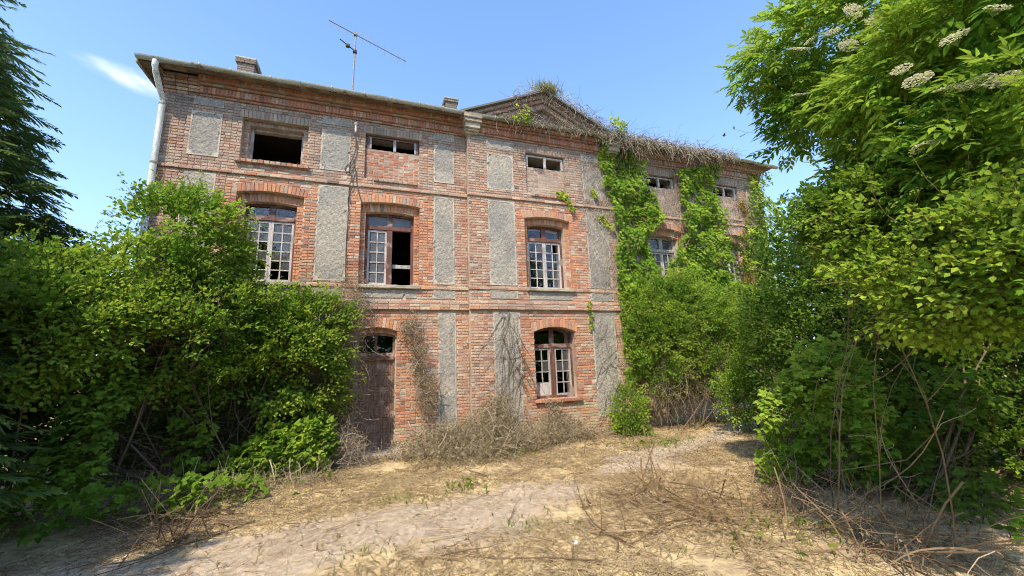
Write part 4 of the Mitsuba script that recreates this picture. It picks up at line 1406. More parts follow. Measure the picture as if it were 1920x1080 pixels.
shrub('bramble', 'slender bramble shoot climbing out of the hollow below the tall shrub', 'bramble', B, 330, BRAMBLE, FRESH, 107,
      base_stems([G(410, 900), G(380, 905)], B, rp, 8, (0.005, 0.009)), gap=0.3, upward=0.2, wild=1.0)
B = [blob(300, 935, -2.6, 110, 28, 0.35), blob(420, 930, -2.2, 70, 22, 0.3), blob(60, 965, -2.9, 110, 28, 0.4)]
shrub('bramble', 'flat green bramble creeping over the ground below the left shrubs', 'bramble', B, 330, BRAMBLE, MID, 108,
      base_stems([G(300, 950), G(100, 980)], B, rp, 8, (0.004, 0.008)), gap=0.42, upward=0.5, wild=0.9)


# ------------------------------------------------------------------ conifers at the left edge
def spray(r, L=0.5):
    """a drooping flat spray: side twigs of narrow scale-like strips along a thin stem"""
    V_, F_, A_, k = [], [], [], 0
    n = 15
    for i in range(n):
        t = 0.12 + 0.88 * i / (n - 1)
        for s in (-1, 1):
            if r.random() < 0.06:
                continue
            l = L * (0.40 * (1 - t) + 0.10) * (0.7 + 0.6 * r.random())
            a = math.radians(28 + 22 * r.random())
            d = np.array([math.cos(a), s * math.sin(a), -0.25 - 0.3 * r.random()])
            d /= np.linalg.norm(d)
            b = np.array([t * L, 0, -0.35 * L * t * t])
            w = 0.012
            side = np.cross(d, [0.2 * r.normal(), 0.2 * r.normal(), 1.0])
            side /= np.linalg.norm(side)
            m = b + d * l * 0.55
            e = b + d * l + np.array([0, 0, -0.15 * l])
            V_.append(np.array([b - side * w * .5, b + side * w * .5, m - side * w, m + side * w, e]))
            F_.append(np.array([[0, 1, 3], [0, 3, 2], [2, 3, 4]]) + k)
            k += 5
            A_.append(np.full(5, 0.2 + 0.6 * t * r.random()))
    st = MB()
    tube(st, [[0, 0, 0], [L * .5, 0, -.09 * L], [L, 0, -.35 * L]], [0.006, 0.004, 0.002], 3, cap=False)
    (v, f), _ = st.get()
    V_.append(v)
    F_.append(f + k)
    A_.append(np.full(len(v), -1.0))
    return np.vstack(V_), np.vstack(F_), np.concatenate(A_)


SPRAYS = [spray(rt) for _ in range(6)]


def conifer(label, base, height, radius, n, seed, z0=0.3):
    r = np.random.default_rng(seed)
    k = thing('conifer', label, 'tree')
    m = MB()
    tube(m, [base, base + [0.05, 0.02, height * 0.5], base + [0, 0, height * 0.98]], [0.17, 0.11, 0.02], 8)
    put('trunk', m, 'bark', k, smooth=60)
    u = r.random(n)
    z = z0 + (height - z0) * (1 - np.sqrt(u)) ** 0.9
    az = r.random(n) * 2 * math.pi
    env = radius * (1 - (z / height) ** 1.5) ** 0.8 * (0.75 + 0.5 * meshkit.noise(np.stack([np.cos(az) * 1.6, np.sin(az) * 1.6, z * 1.3], 1), seed))
    rad = env * (0.35 + 0.65 * r.random(n) ** 0.5)
    d = np.stack([np.cos(az), np.sin(az), np.zeros(n)], 1)
    p = base + d * rad[:, None] + np.stack([z * 0, z * 0, z - 0.12 * rad], 1)
    x = d + np.stack([r.normal(size=n) * 0.35, r.normal(size=n) * 0.35, 0.10 + r.normal(size=n) * 0.28], 1)
    Rm = rot_from(x, np.array([0, 0, 1.0]) + r.normal(size=(n, 3)) * 0.3)
    tone = greens(n, r, [(0.06, 0.125, 0.045), (0.14, 0.225, 0.065)], 0.4, meshkit.fbm(p * 1.5, 3, seed=seed))
    v, f, c = place(SPRAYS, p, Rm, 0.75 + 0.6 * r.random(n), tone, r)
    put('crown', MB().add(v, f, c), 'leaf', k, kind='stuff')
    m = MB()
    for _ in range(46):
        zz = z0 + (height - z0) * r.random() * 0.9
        a = r.random() * 2 * math.pi
        R = radius * (1 - (zz / height) ** 1.5) ** 0.8 * 0.85
        p0 = base + [0, 0, zz]
        p1 = base + [math.cos(a) * R, math.sin(a) * R, zz + 0.1 * R]
        tube(m, curve(p0, p1, r, 0.05, 5), np.linspace(0.03, 0.008, 5), 4)
    put('branch', m, 'bark', k, kind='stuff')


conifer('tall dark conifer with drooping sprays at the left edge', np.array([-6.4, -1.8, 0.0]), 8.3, 2.2, 3000, 201, 1.0)
conifer('second conifer whose low branches reach in at the left edge', np.array([-5.3, -4.2, 0.0]), 5.4, 2.0, 1700, 202, 0.9)
conifer('third conifer nearest the viewpoint on the left', np.array([-5.2, -7.3, 0.0]), 6.2, 2.1, 1300, 203)

# ------------------------------------------------------------------ right side: hedge, elder, brambles
B = [blob(1610, 440, -3.4, 90, 80, 0.8), blob(1545, 560, -3.6, 65, 105, 0.6), blob(1660, 440, -4.0, 120, 100, 0.9), blob(1530, 680, -3.8, 70, 110, 0.6), blob(1630, 570, -4.2, 110, 120, 0.8)]
shrub('hedge_shrub', 'dense dark green shrub right of the ivy-clad corner', 'shrub', B, 3200, SHOOTS, MID, 301,
      base_stems([np.array([6.4, -3.7, 0]), np.array([6.0, -4.2, 0])], B, rp, 14, (0.012, 0.035)), gap=0.44, gap_scale=1.9, scale=(0.6, 0.95), stray=60)
B = [(np.array([8.2, -4.6, 1.6]), np.array([1.2, 1.1, 1.9])), (np.array([8.0, -6.2, 1.7]), np.array([1.2, 1.1, 2.0])), (np.array([8.0, -7.8, 1.8]), np.array([1.2, 1.2, 2.2])), (np.array([8.0, -3.6, 2.4]), np.array([1.3, 0.9, 2.2])), (np.array([7.5, -9.3, 1.8]), np.array([1.2, 1.2, 2.2]))]
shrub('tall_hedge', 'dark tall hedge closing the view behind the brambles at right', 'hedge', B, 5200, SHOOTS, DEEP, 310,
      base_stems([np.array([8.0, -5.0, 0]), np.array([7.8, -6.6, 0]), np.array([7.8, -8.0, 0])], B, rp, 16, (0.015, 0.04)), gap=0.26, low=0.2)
B = [blob(1495, 795, -4.9, 65, 85, 0.35), blob(1560, 725, -5.3, 80, 85, 0.4), blob(1475, 880, -4.8, 50, 40, 0.3), blob(1600, 810, -5.5, 80, 80, 0.35)]
shrub('bramble', 'tall bramble with bright yellow-green leaves beside the track at right', 'bramble', B, 2400, BRAMBLE, FRESH, 302,
      base_stems([G(1450, 890), G(1500, 920), G(1560, 960)], B, rp, 16, (0.005, 0.01)), gap=0.40, upward=0.1, wild=1.0, parts=150, part_name='leaf', scale=(0.7, 1.1))
B = [blob(1760, 560, -5.5, 190, 130, 0.7), blob(1850, 700, -5.8, 150, 140, 0.6), blob(1700, 680, -5.2, 130, 110, 0.5), blob(1880, 500, -5.8, 120, 110, 0.6), blob(1880, 820, -6.0, 110, 110, 0.45), blob(1740, 800, -5.2, 110, 90, 0.4)]
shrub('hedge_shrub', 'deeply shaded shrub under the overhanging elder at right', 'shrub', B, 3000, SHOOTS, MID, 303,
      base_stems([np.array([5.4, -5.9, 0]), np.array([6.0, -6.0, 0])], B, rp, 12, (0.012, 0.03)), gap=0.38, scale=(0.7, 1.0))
B = [blob(1790, 770, -6.1, 130, 80, 0.4), blob(1820, 850, -6.2, 140, 100, 0.4), blob(1880, 950, -6.5, 110, 80, 0.35), blob(1700, 880, -5.8, 80, 70, 0.3), blob(1820, 1000, -6.6, 110, 40, 0.3), blob(1880, 880, -5.9, 100, 70, 0.4)]
shrub('bramble', 'thin shaded bramble with bare canes in the right foreground', 'bramble', B, 1000, BRAMBLE, DEEP, 304,
      base_stems([G(1700, 1000), G(1800, 1010), G(1880, 1040), G(1620, 960)], B, rp, 26, (0.003, 0.009)), gap=0.46, upward=0.15, wild=1.0, nb=2, scale=(0.7, 1.0), crown='leaves')
B = [blob(1430, 700, -2.2, 60, 60, 0.35), blob(1400, 745, -1.9, 70, 40, 0.3), blob(1440, 610, -2.4, 55, 70, 0.4)]
shrub('leafy_shrub', 'pale sunny shrub between the ivy mound and the dark hedge', 'shrub', B, 1300, SHOOTS_N, FRESH, 305,
      base_stems([np.array([8.3, -1.8, 0])], B, rp, 8), gap=0.36)


def sphere_blob(px, py, D, rad, squash=0.8):
    return at_d(px, py, D), np.array([rad, rad, rad * squash])


B = [sphere_blob(1515, 100, 6.0, 0.68, 0.6), sphere_blob(1590, 180, 5.8, 0.70, 0.6), sphere_blob(1660, 50, 6.0, 0.9, 0.7), sphere_blob(1730, 275, 5.3, 0.64, 0.6), sphere_blob(1800, 150, 4.9, 0.8, 0.7), sphere_blob(1850, 330, 4.4, 0.6, 0.6), sphere_blob(1900, 20, 5.0, 0.8, 0.7), sphere_blob(1525, 240, 5.9, 0.40, 0.5), sphere_blob(1930, 210, 4.5, 0.7, 0.6)]
ELDER_BLOBS = B
rE = np.random.default_rng(41)
ELD = shrub('elder_tree', 'flowering elder with cream flower heads arching in at the upper right', 'tree', B, 7000, ELDER, [(0.13, 0.27, 0.035), (0.32, 0.47, 0.07)], 306,
            [(np.array([6.4, -8.2, 0.0]), at_d(1990, 330, 5.2), 0.07), (at_d(1990, 330, 5.2), at_d(1700, 160, 5.3), 0.03), (at_d(1990, 330, 5.2), at_d(1780, 300, 4.9), 0.025)],
            gap=0.44, upward=-0.1, wild=1.1, parts=260, part_name='compound_leaf', scale=(0.55, 1.0), low=0.5, nb=7, gap_scale=2.2, stray=40)
B = [sphere_blob(1610, 400, 4.5, 0.42, 0.6), sphere_blob(1720, 420, 4.2, 0.45, 0.6), sphere_blob(1840, 450, 3.9, 0.45, 0.6), sphere_blob(1930, 500, 3.8, 0.42, 0.6), sphere_blob(1680, 530, 4.2, 0.42, 0.6), sphere_blob(1790, 560, 4.0, 0.4, 0.5)]
shrub('sunlit_shrub', 'sunlit yellow-green shrub growing between the flowering elder and the brambles', 'shrub', B, 3000, SHOOTS, [(0.13, 0.26, 0.035), (0.30, 0.45, 0.065)], 311,
      base_stems([np.array([4.3, -6.6, 0]), np.array([4.6, -6.2, 0])], B, rp, 4, (0.006, 0.012)), gap=0.44, gap_scale=2.0, upward=0.1, wild=0.9, scale=(0.5, 0.8), stray=60)


def flower_head(r):
    """a flat creamy umbel: many tiny blossoms on radiating stalks"""
    m = MB()
    for i in range(170):
        a, q = r.random() * 2 * math.pi, math.sqrt(r.random())
        p = np.array([math.cos(a) * q * 0.075, math.sin(a) * q * 0.075, 0.008 * (1 - q) + r.normal() * 0.003])
        s = 0.0065 + 0.003 * r.random()
        ang = r.random() * 6.28
        v = [[math.cos(ang + j * math.pi / 2) * s * (1 if j % 2 else 1.0), math.sin(ang + j * math.pi / 2) * s, 0.002 * (j % 2)] for j in range(4)]
        m.add(np.array(v) + p, [[0, 1, 2, 3]], np.array([0.86, 0.86, 0.70]) * (0.85 + 0.2 * r.random()))
    for i in range(9):
        a, q = i * 0.7, 0.05 + 0.02 * r.random()
        tube(m, [[0, 0, -0.06], [math.cos(a) * q * .5, math.sin(a) * q * .5, -0.02], [math.cos(a) * q, math.sin(a) * q, 0]], 0.0012, 3, (0.20, 0.26, 0.08), cap=False)
    return m.get()


HEADS = [flower_head(rE) for _ in range(4)]
for px, py in ((1520, 75), (1500, 92), (1590, 85), (1640, 35), (1560, 60), (1500, 178), (1790, 70), (1870, 15), (1720, 150), (1780, 165), (1830, 155), (1880, 150), (1690, 130), (1740, 275), (1660, 300), (1600, 20)):
    (v, f), c = HEADS[int(rE.random() * 4)]
    o, w_ = ray(px, py), []
    o = o / np.linalg.norm(o)
    for bc, br_ in ELDER_BLOBS:                     # sit the head on the sunny skin of the nearest clump
        t_ = (bc - EYE) @ o
        h_ = np.linalg.norm((EYE + o * t_ - bc) / br_)
        if h_ < 1:
            w_.append(t_ - br_[0] * math.sqrt(1 - h_ ** 2) * 1.18)
    D = min(w_) if w_ else 4.9
    x = rE.normal(size=3)
    Rm = rot_from(np.array([[x[0], x[1], 0.0]]), np.array([[-0.3, -0.5, 1.0]]) + rE.normal(size=(1, 3)) * 0.3)[0]
    put('flower_head', MB().add(EYE + o * D + v @ Rm.T * (0.75 + 0.5 * rE.random()), f, c), 'flower', ELD)
# trees behind the viewpoint: they stand in the window reflections
for lab, x, y, h in (('left', -9.0, -24.0, 11.0), ('middle', -2.0, -25.0, 12.5), ('right', 5.0, -24.0, 12.0), ('farthest right', 12.0, -23.0, 11.0)):
    B = [(np.array([x, y, h * 0.62]), np.array([3.6, 2.6, h * 0.36])), (np.array([x + 1.6, y + 0.4, h * 0.36]), np.array([3.2, 2.4, h * 0.26])), (np.array([x - 1.8, y, h * 0.4]), np.array([2.8, 2.4, h * 0.25]))]
    shrub('background_tree', f'broad green tree behind the viewpoint, {lab} of its row', 'tree', B, 1500, SHOOTS, DEEP, 600 + int(h * 10) + int(x), [(np.array([x, y, 0.0]), np.array([x, y, h * 0.6]), 0.22)], gap=0.2, scale=(3.0, 4.5), low=0.3)
# ------------------------------------------------------------------ ivy on the right half of the facade
def in_poly_px(poly, n, r):
    g = Polygon(poly)
    x0, y0, x1, y1 = g.bounds
    q = np.stack([x0 + (x1 - x0) * r.random(n * 4), y0 + (y1 - y0) * r.random(n * 4)], 1)
    return q[contains_xy(g, q[:, 0], q[:, 1])][:n]


def facade_pts(q, ydepth):
    d = (q[:, :1] - 960) / FOCAL * RIGHT - (q[:, 1:] - 540) / FOCAL * UP + FWD
    t = (ydepth - EYE[1]) / d[:, 1]
    return EYE + d * t[:, None]


def fac_poly(poly):
    return [tuple(at_y(px, py, -0.1)[[0, 2]]) for px, py in poly]


def ivy(name, label, polys, n, thick, seed, tones=IVYC, size=(0.06, 0.12), cat='ivy', gap=0.36, part_leaves=0, young=None):
    r = np.random.default_rng(seed)
    k = thing(name, label, cat)
    g = unary_union([Polygon(fac_poly(p)).buffer(0) for p in polys])
    x0, z0, x1, z1 = g.bounds
    q = np.stack([x0 + (x1 - x0) * r.random(n * 6), z0 + (z1 - z0) * r.random(n * 6)], 1)
    wob = (meshkit.fbm(np.stack([q[:, 0] * 3, q[:, 1] * 3, q[:, 0] * 0], 1), 3, seed=seed + 1) - 0.5) * 0.5
    q = q[contains_xy(g, q[:, 0] + wob, q[:, 1] + wob * 0.6)][:n]
    n = len(q)
    m = meshkit.fbm(np.stack([q[:, 0] * 2.2, q[:, 1] * 2.2, q[:, 0] * 0 + 3], 1), 3, seed=seed)
    bulge = thick * np.clip((m - 0.25) * 2.2, 0.15, 1.3)
    y = -0.03 - bulge * (0.25 + 0.75 * r.random(n) ** 0.5) - np.where((q[:, 0] > X1) & (q[:, 0] < X2), P, 0)
    p = np.stack([q[:, 0], y, q[:, 1]], 1)
    keep = m > gap - 0.05 * r.random(n) - 0.0
    p, m = p[keep], m[keep]
    n = len(p)
    x = np.stack([r.normal(size=n) * 0.5, -0.4 + r.normal(size=n) * 0.25, -0.8 + r.normal(size=n) * 0.35], 1)
    Rm = rot_from(x, np.stack([r.normal(size=n) * 0.35, -0.8 + r.normal(size=n) * 0.2, 0.6 + r.normal(size=n) * 0.3], 1))
    s = size[0] + (size[1] - size[0]) * r.random(n)
    tone = greens(n, r, tones, 0.4, meshkit.fbm(p * 3.0, 3, seed=seed + 9))
    v, f, c = place(IVY, p, Rm, s, tone, r)
    put('leaves', MB().add(v, f, c), 'leaf', k, kind='stuff')
    st = MB()
    for _ in range(max(3, int(n / 220))):
        a = p[int(r.random() * n)]
        b = p[int(r.random() * n)]
        a, b = (a, b) if a[2] < b[2] else (b, a)
        a, b = a * [1, 0, 1] + [0, -0.03, 0], b * [1, 0, 1] + [0, -0.03, 0]
        if X1 < a[0] < X2:
            a[1] -= P
        if X1 < b[0] < X2:
            b[1] -= P
        c_ = curve(a, b, r, 0.1, 9)
        c_[:, 1] = np.minimum(c_[:, 1], -0.02 - (P if X1 < c_[:, 0].mean() < X2 + 0.3 else 0))
        tube(st, c_, np.linspace(0.014, 0.005, 9), 5)
    put('stem', st, 'bark', k, kind='stuff')
    return k


ivy('ivy', 'ivy column climbing the wall nearest the pediment, leaning right', [[(1112, 258), (1175, 258), (1200, 320), (1222, 360), (1242, 400), (1218, 440), (1226, 500), (1225, 545), (1152, 545), (1146, 440), (1136, 380), (1120, 310)]], 5200, 0.34, 401, gap=0.28)
ivy('ivy', 'broad ivy column between the two upper windows of the right wing', [[(1268, 318), (1334, 312), (1350, 380), (1356, 430), (1362, 500), (1366, 560), (1240, 560), (1250, 490), (1278, 440), (1274, 380)]], 6200, 0.36, 402, gap=0.28)
ivy('ivy', 'light yellow-green ivy covering the far right corner of the house', [[(1402, 318), (1440, 330), (1450, 380), (1466, 430), (1490, 600), (1404, 600), (1396, 480), (1404, 400)]], 3600, 0.3, 403, tones=[(0.20, 0.34, 0.045), (0.36, 0.50, 0.08)], gap=0.28)
ivy('ivy', 'wide sheet of ivy joining both columns above the mound on the right wing', [[(1160, 535), (1232, 520), (1262, 510), (1360, 505), (1405, 560), (1412, 720), (1330, 740), (1240, 730), (1185, 700), (1168, 660)]], 8000, 0.55, 406, gap=0.26)
ivy('ivy', 'thin ivy strip on the pilaster edge beside the lowest grey panel', [[(1152, 470), (1172, 470), (1180, 620), (1185, 720), (1168, 720), (1160, 600)]], 800, 0.14, 404, gap=0.42)
ivy('reddish_creeper', 'sparse orange-tinged creeper right of the last middle-storey window', [[(1385, 370), (1402, 380), (1415, 560), (1392, 560), (1392, 440)]], 420, 0.08, 405, tones=[(0.28, 0.19, 0.04), (0.22, 0.24, 0.045)], cat='creeper', size=(0.05, 0.09))
for i, (label, poly, n) in enumerate((
        ('yellow-green creeper sprig at the top of the wall under the gutter end', [(1112, 288), (1140, 288), (1142, 312), (1115, 312)], 130),
        ('two-tufted yellow-green creeper sprig on the gutter below the pediment', [(945, 222), (968, 224), (992, 248), (985, 256), (955, 246)], 120),
        ('green creeper sprig crossing the upper string course right of the middle bay', [(1036, 360), (1052, 362), (1076, 392), (1068, 402), (1048, 386)], 150),
        ('small green sprig on the string course left of the first ivy column', [(1098, 358), (1112, 358), (1112, 380), (1100, 380)], 60),
        ('small yellow sprig on the wall below the string course sprig', [(1112, 406), (1130, 404), (1146, 434), (1136, 440)], 60),
        ('trailing green sprig hanging beside the ground floor window', [(1092, 566), (1104, 566), (1108, 618), (1098, 610)], 70),
        ('pale green tuft on the gutter at the right foot of the pediment', [(1120, 240), (1160, 246), (1162, 272), (1128, 266)], 260),
        ('green ivy tuft clinging beside the left upper window of the right wing', [(1216, 356), (1232, 350), (1234, 420), (1214, 430)], 160))):
    ivy('creeper_sprig', label, [poly], n, 0.12 if i not in (1, 6) else 0.16, 410 + i, tones=[(0.24, 0.38, 0.05), (0.42, 0.52, 0.08)], size=(0.05, 0.09), cat='creeper', gap=0.2)
for k in [q for q in scene if q.startswith('creeper_sprig_001__') or q.startswith('creeper_sprig_006__')]:
    scene[k]['to_world'] = T().translate([0, -0.42, 0])          # these two grow out of the gutter, not the wall

B = [blob(1290, 595, -0.75, 105, 75, 0.5), blob(1235, 645, -0.7, 70, 95, 0.45), blob(1350, 655, -0.85, 70, 90, 0.5), blob(1280, 560, -0.5, 80, 45, 0.3), blob(1210, 570, -0.4, 45, 55, 0.25), blob(1385, 600, -0.9, 45, 55, 0.4)]
shrub('ivy_mound', 'great green mound of ivy bulging from the lower right wing', 'ivy', B, 2900, SHOOTS, [(0.15, 0.29, 0.04), (0.31, 0.46, 0.07)], 420,
      base_stems([np.array([6.9, -0.7, 0]), np.array([7.5, -0.8, 0]), np.array([8.2, -0.8, 0])], B, rp, 22, (0.008, 0.022)), gap=0.42, gap_scale=1.9, nb=3, scale=(0.6, 0.95), stray=60)
B = [blob(1180, 775, -0.75, 28, 45, 0.22), blob(1185, 815, -0.85, 32, 22, 0.22)]
shrub('leafy_shrub', 'small bright green bush at the foot of the ivy-hung wall corner', 'shrub', B, 420, SHOOTS_N, FRESH, 421, base_stems([G(1185, 830)], B, rp, 5, (0.004, 0.008)), gap=0.3)


# ------------------------------------------------------------------ dead climbers: wiry grey stems
def grass_blades(p, r, L=(0.08, 0.25), w=0.006, tones=((0.24, 0.28, 0.06), (0.42, 0.36, 0.16)), lean=0.5):
    n = len(p)
    az = r.random(n) * 2 * math.pi
    d = np.stack([np.cos(az) * lean, np.sin(az) * lean, np.ones(n)], 1)
    l = (L[0] + (L[1] - L[0]) * r.random(n))[:, None]
    side = np.stack([-np.sin(az), np.cos(az), np.zeros(n)], 1) * w
    m = p + d * l * 0.55
    e = p + d * l * [1.5, 1.5, 0.85]
    v = np.stack([p - side, p + side, m - side * 0.7, m + side * 0.7, e], 1).reshape(-1, 3)
    f = (np.array([[0, 1, 3], [0, 3, 2], [2, 3, 4]])[None] + (np.arange(n) * 5)[:, None, None]).reshape(-1, 3)
    t = r.random(n)[:, None]
    c = np.repeat((np.array(tones[0]) * t + np.array(tones[1]) * (1 - t)) * (0.75 + 0.5 * r.random((n, 1))), 5, axis=0)
    return v, f, c


def wall_wires(poly, n, r, length=(0.3, 1.2), rad=0.0035, off=0.02, tone=((0.47, 0.42, 0.37), (0.28, 0.24, 0.205)), wander=0.18, updown=-1.0):
    q = in_poly_px(poly, n, r)
    p = facade_pts(q, np.full(len(q), -off))
    glazed = unary_union([sbox(o_['o'][0] - 0.05, o_['o'][2], o_['o'][1] + 0.05, o_['o'][4] + 0.25) for o_ in OPEN.values()])
    p = p[~contains_xy(glazed, p[:, 0], p[:, 2])]
    n = len(p)
    d = np.stack([r.normal(size=n) * 0.35, np.zeros(n), updown + r.normal(size=n) * 0.35], 1)
    L = length[0] + (length[1] - length[0]) * r.random(n) ** 1.5
    W = wires(p, d, L, r, wander)
    mid = (W[..., 0] > X1) & (W[..., 0] < X2)
    W[..., 1] = -off - off * 1.5 * r.random((n, W.shape[1])) - np.where(mid, P, 0)
    t = r.random(n)[:, None]
    C = np.array(tone[0]) * t + np.array(tone[1]) * (1 - t)
    R = rad * (0.5 + r.random(n))[:, None] * np.linspace(1, 0.5, W.shape[1])
    return many_tubes(W, R, C)


rd = np.random.default_rng(71)
k = thing('dead_climber', 'mat of bare grey dead stems spread over the upper right wing', 'dead creeper')
for poly, n, L in (([(1085, 290), (1180, 300), (1280, 330), (1410, 350), (1405, 450), (1345, 430), (1200, 430), (1090, 400)], 1900, (0.25, 0.9)),
                   ([(1090, 400), (1150, 410), (1160, 560), (1105, 540)], 260, (0.3, 1.0)), ([(1195, 430), (1245, 440), (1245, 520), (1200, 520)], 420, (0.2, 0.7))):
    v, f, c = wall_wires(poly, n, rd, L)
    put('stems', MB().add(v, f, c), 'dry', k, kind='stuff')
k = thing('dead_climber', 'dead stems crossing the ground-floor grey panel in the middle bay', 'dead creeper')
v, f, c = wall_wires([(935, 575), (970, 580), (985, 700), (950, 760), (935, 650)], 70, rd, (0.5, 1.8), 0.005, tone=((0.2, 0.17, 0.15), (0.1, 0.085, 0.075)), wander=0.12)
put('stems', MB().add(v, f, c), 'dry', k, kind='stuff')
k = thing('dead_climber', 'thin dark stems over the grey panel right of the ground floor window', 'dead creeper')
v, f, c = wall_wires([(1105, 600), (1150, 600), (1160, 740), (1118, 760)], 46, rd, (0.4, 1.3), 0.004, tone=((0.2, 0.17, 0.15), (0.1, 0.085, 0.075)), wander=0.14)
put('stems', MB().add(v, f, c), 'dry', k, kind='stuff')

# thatch of dead stems along the gutter of the right wing, on the pediment and on its tip
k = thing('dead_vine_thatch', 'shaggy grey thatch of dead vines hanging over the right gutter', 'dead vine')
n = 1500
xs = 6.0 + 4.6 * rd.random(n) ** 1.15
hgt = 0.09 + 0.12 * meshkit.noise(np.stack([xs * 1.6, xs * 0, xs * 0], 1), 4) * np.clip((10.8 - xs) / 1.5, 0.2, 1)
p = np.stack([xs, -0.42 + rd.normal(size=n) * 0.1, 7.80 + hgt * rd.random(n)], 1)
W = wires(p, np.stack([rd.normal(size=n) * 0.8, -0.35 + rd.normal(size=n) * 0.25, -0.1 + rd.normal(size=n) * 0.4], 1), 0.2 + 0.6 * rd.random(n) ** 1.8 * np.clip((11 - xs) / 2.5, 0.4, 1), rd, 0.2, 7, 0.22)
t = rd.random(n)[:, None]
v, f, c = many_tubes(W, 0.0055 * (0.5 + rd.random(n))[:, None] * np.linspace(1, 0.5, 7), np.array([0.52, 0.46, 0.38]) * t + np.array([0.26, 0.22, 0.18]) * (1 - t))
put('stems', MB().add(v, f, c), 'dry', k, kind='stuff')
n = 520
xs = 6.0 + 4.4 * rd.random(n)
v, f, c = grass_blades(np.stack([xs, -0.42 + rd.normal(size=n) * 0.07, 7.79 + 0.06 * rd.random(n)], 1), rd, (0.06, 0.2), 0.006, ((0.26, 0.30, 0.09), (0.46, 0.40, 0.24)), 0.7)
put('grass', MB().add(v, f, c), 'leaf', k, kind='stuff')
k = thing('dead_vine_thatch', 'wiry dead vines draped over the pediment and its slopes', 'dead vine')
n = 620
u = rd.random(n)
side = rd.random(n) < 0.22
xs = np.where(side, PXM - 1.0 * u ** 1.5, PXM + (PX1 - PXM + 0.1) * u)
zs = 8.84 - np.abs(xs - PXM) / (PX1 - PXM) * 0.98
p = np.stack([xs, -0.42 + rd.normal(size=n) * 0.12, zs + 0.05 + 0.07 * rd.random(n)], 1)
W = wires(p, np.stack([rd.normal(size=n) * 0.7 + 0.3, rd.normal(size=n) * 0.25, -0.2 + rd.normal(size=n) * 0.5], 1), 0.12 + 0.38 * rd.random(n) ** 1.6, rd, 0.2, 7, 0.12)
W[..., 1] = np.minimum(W[..., 1], -0.40)
t = rd.random(n)[:, None]
v, f, c = many_tubes(W, 0.0048 * (0.5 + rd.random(n))[:, None] * np.linspace(1, 0.5, 7), np.array([0.48, 0.44, 0.35]) * t + np.array([0.27, 0.24, 0.18]) * (1 - t))
put('stems', MB().add(v, f, c), 'dry', k, kind='stuff')
n = 420
p = np.stack([2.9 + 3.2 * rd.random(n), -0.13 + 0.0 * rd.random(n), 8.5 - 0.5 * rd.random(n)], 1)
p = p[np.abs(p[:, 0] - PXM) < (8.66 - p[:, 2]) * 2.3]
n = len(p)
W = wires(p, np.stack([rd.normal(size=n) * 0.5, np.zeros(n), -1 + rd.normal(size=n) * 0.5], 1), 0.2 + 0.5 * rd.random(n), rd, 0.25, 7, 0.05)
W[..., 1] = -0.10 - 0.05 * rd.random((n, 7))
W[..., 2] = np.maximum(W[..., 2], 7.7)
v, f, c = many_tubes(W, 0.004 * np.ones((n, 7)), np.array([0.38, 0.33, 0.28]) * (0.5 + 0.6 * rd.random(n))[:, None])
put('stems', MB().add(v, f, c), 'dry', k, kind='stuff')
n = 520
xs = 2.6 + 3.6 * rd.random(n) ** 0.7
p = np.stack([xs, -0.47 + rd.normal(size=n) * 0.06, 7.79 + 0.05 * rd.random(n)], 1)
W = wires(p, np.stack([rd.normal(size=n) * 0.9, -0.3 + rd.normal(size=n) * 0.2, 0.25 + rd.normal(size=n) * 0.3], 1), 0.12 + 0.45 * rd.random(n) ** 2, rd, 0.25, 6, 0.3)
v, f, c = many_tubes(W, 0.0042 * np.ones((n, 6)), np.array([0.38, 0.34, 0.27]) * (0.5 + 0.6 * rd.random(n))[:, None])
put('stems', MB().add(v, f, c), 'dry', k, kind='stuff')


k = thing('grass_tuft', 'shaggy green and straw grass tuft on the tip of the pediment', 'grass tuft')
n = 750
p = np.stack([PXM + 0.08 + rd.normal(size=n) * 0.17, -0.35 + rd.normal(size=n) * 0.12, 8.78 + 0.12 * rd.random(n)], 1)
v, f, c = grass_blades(p, rd, (0.1, 0.34), 0.007, lean=0.55)
put('blades', MB().add(v, f, c), 'leaf', k, kind='stuff')


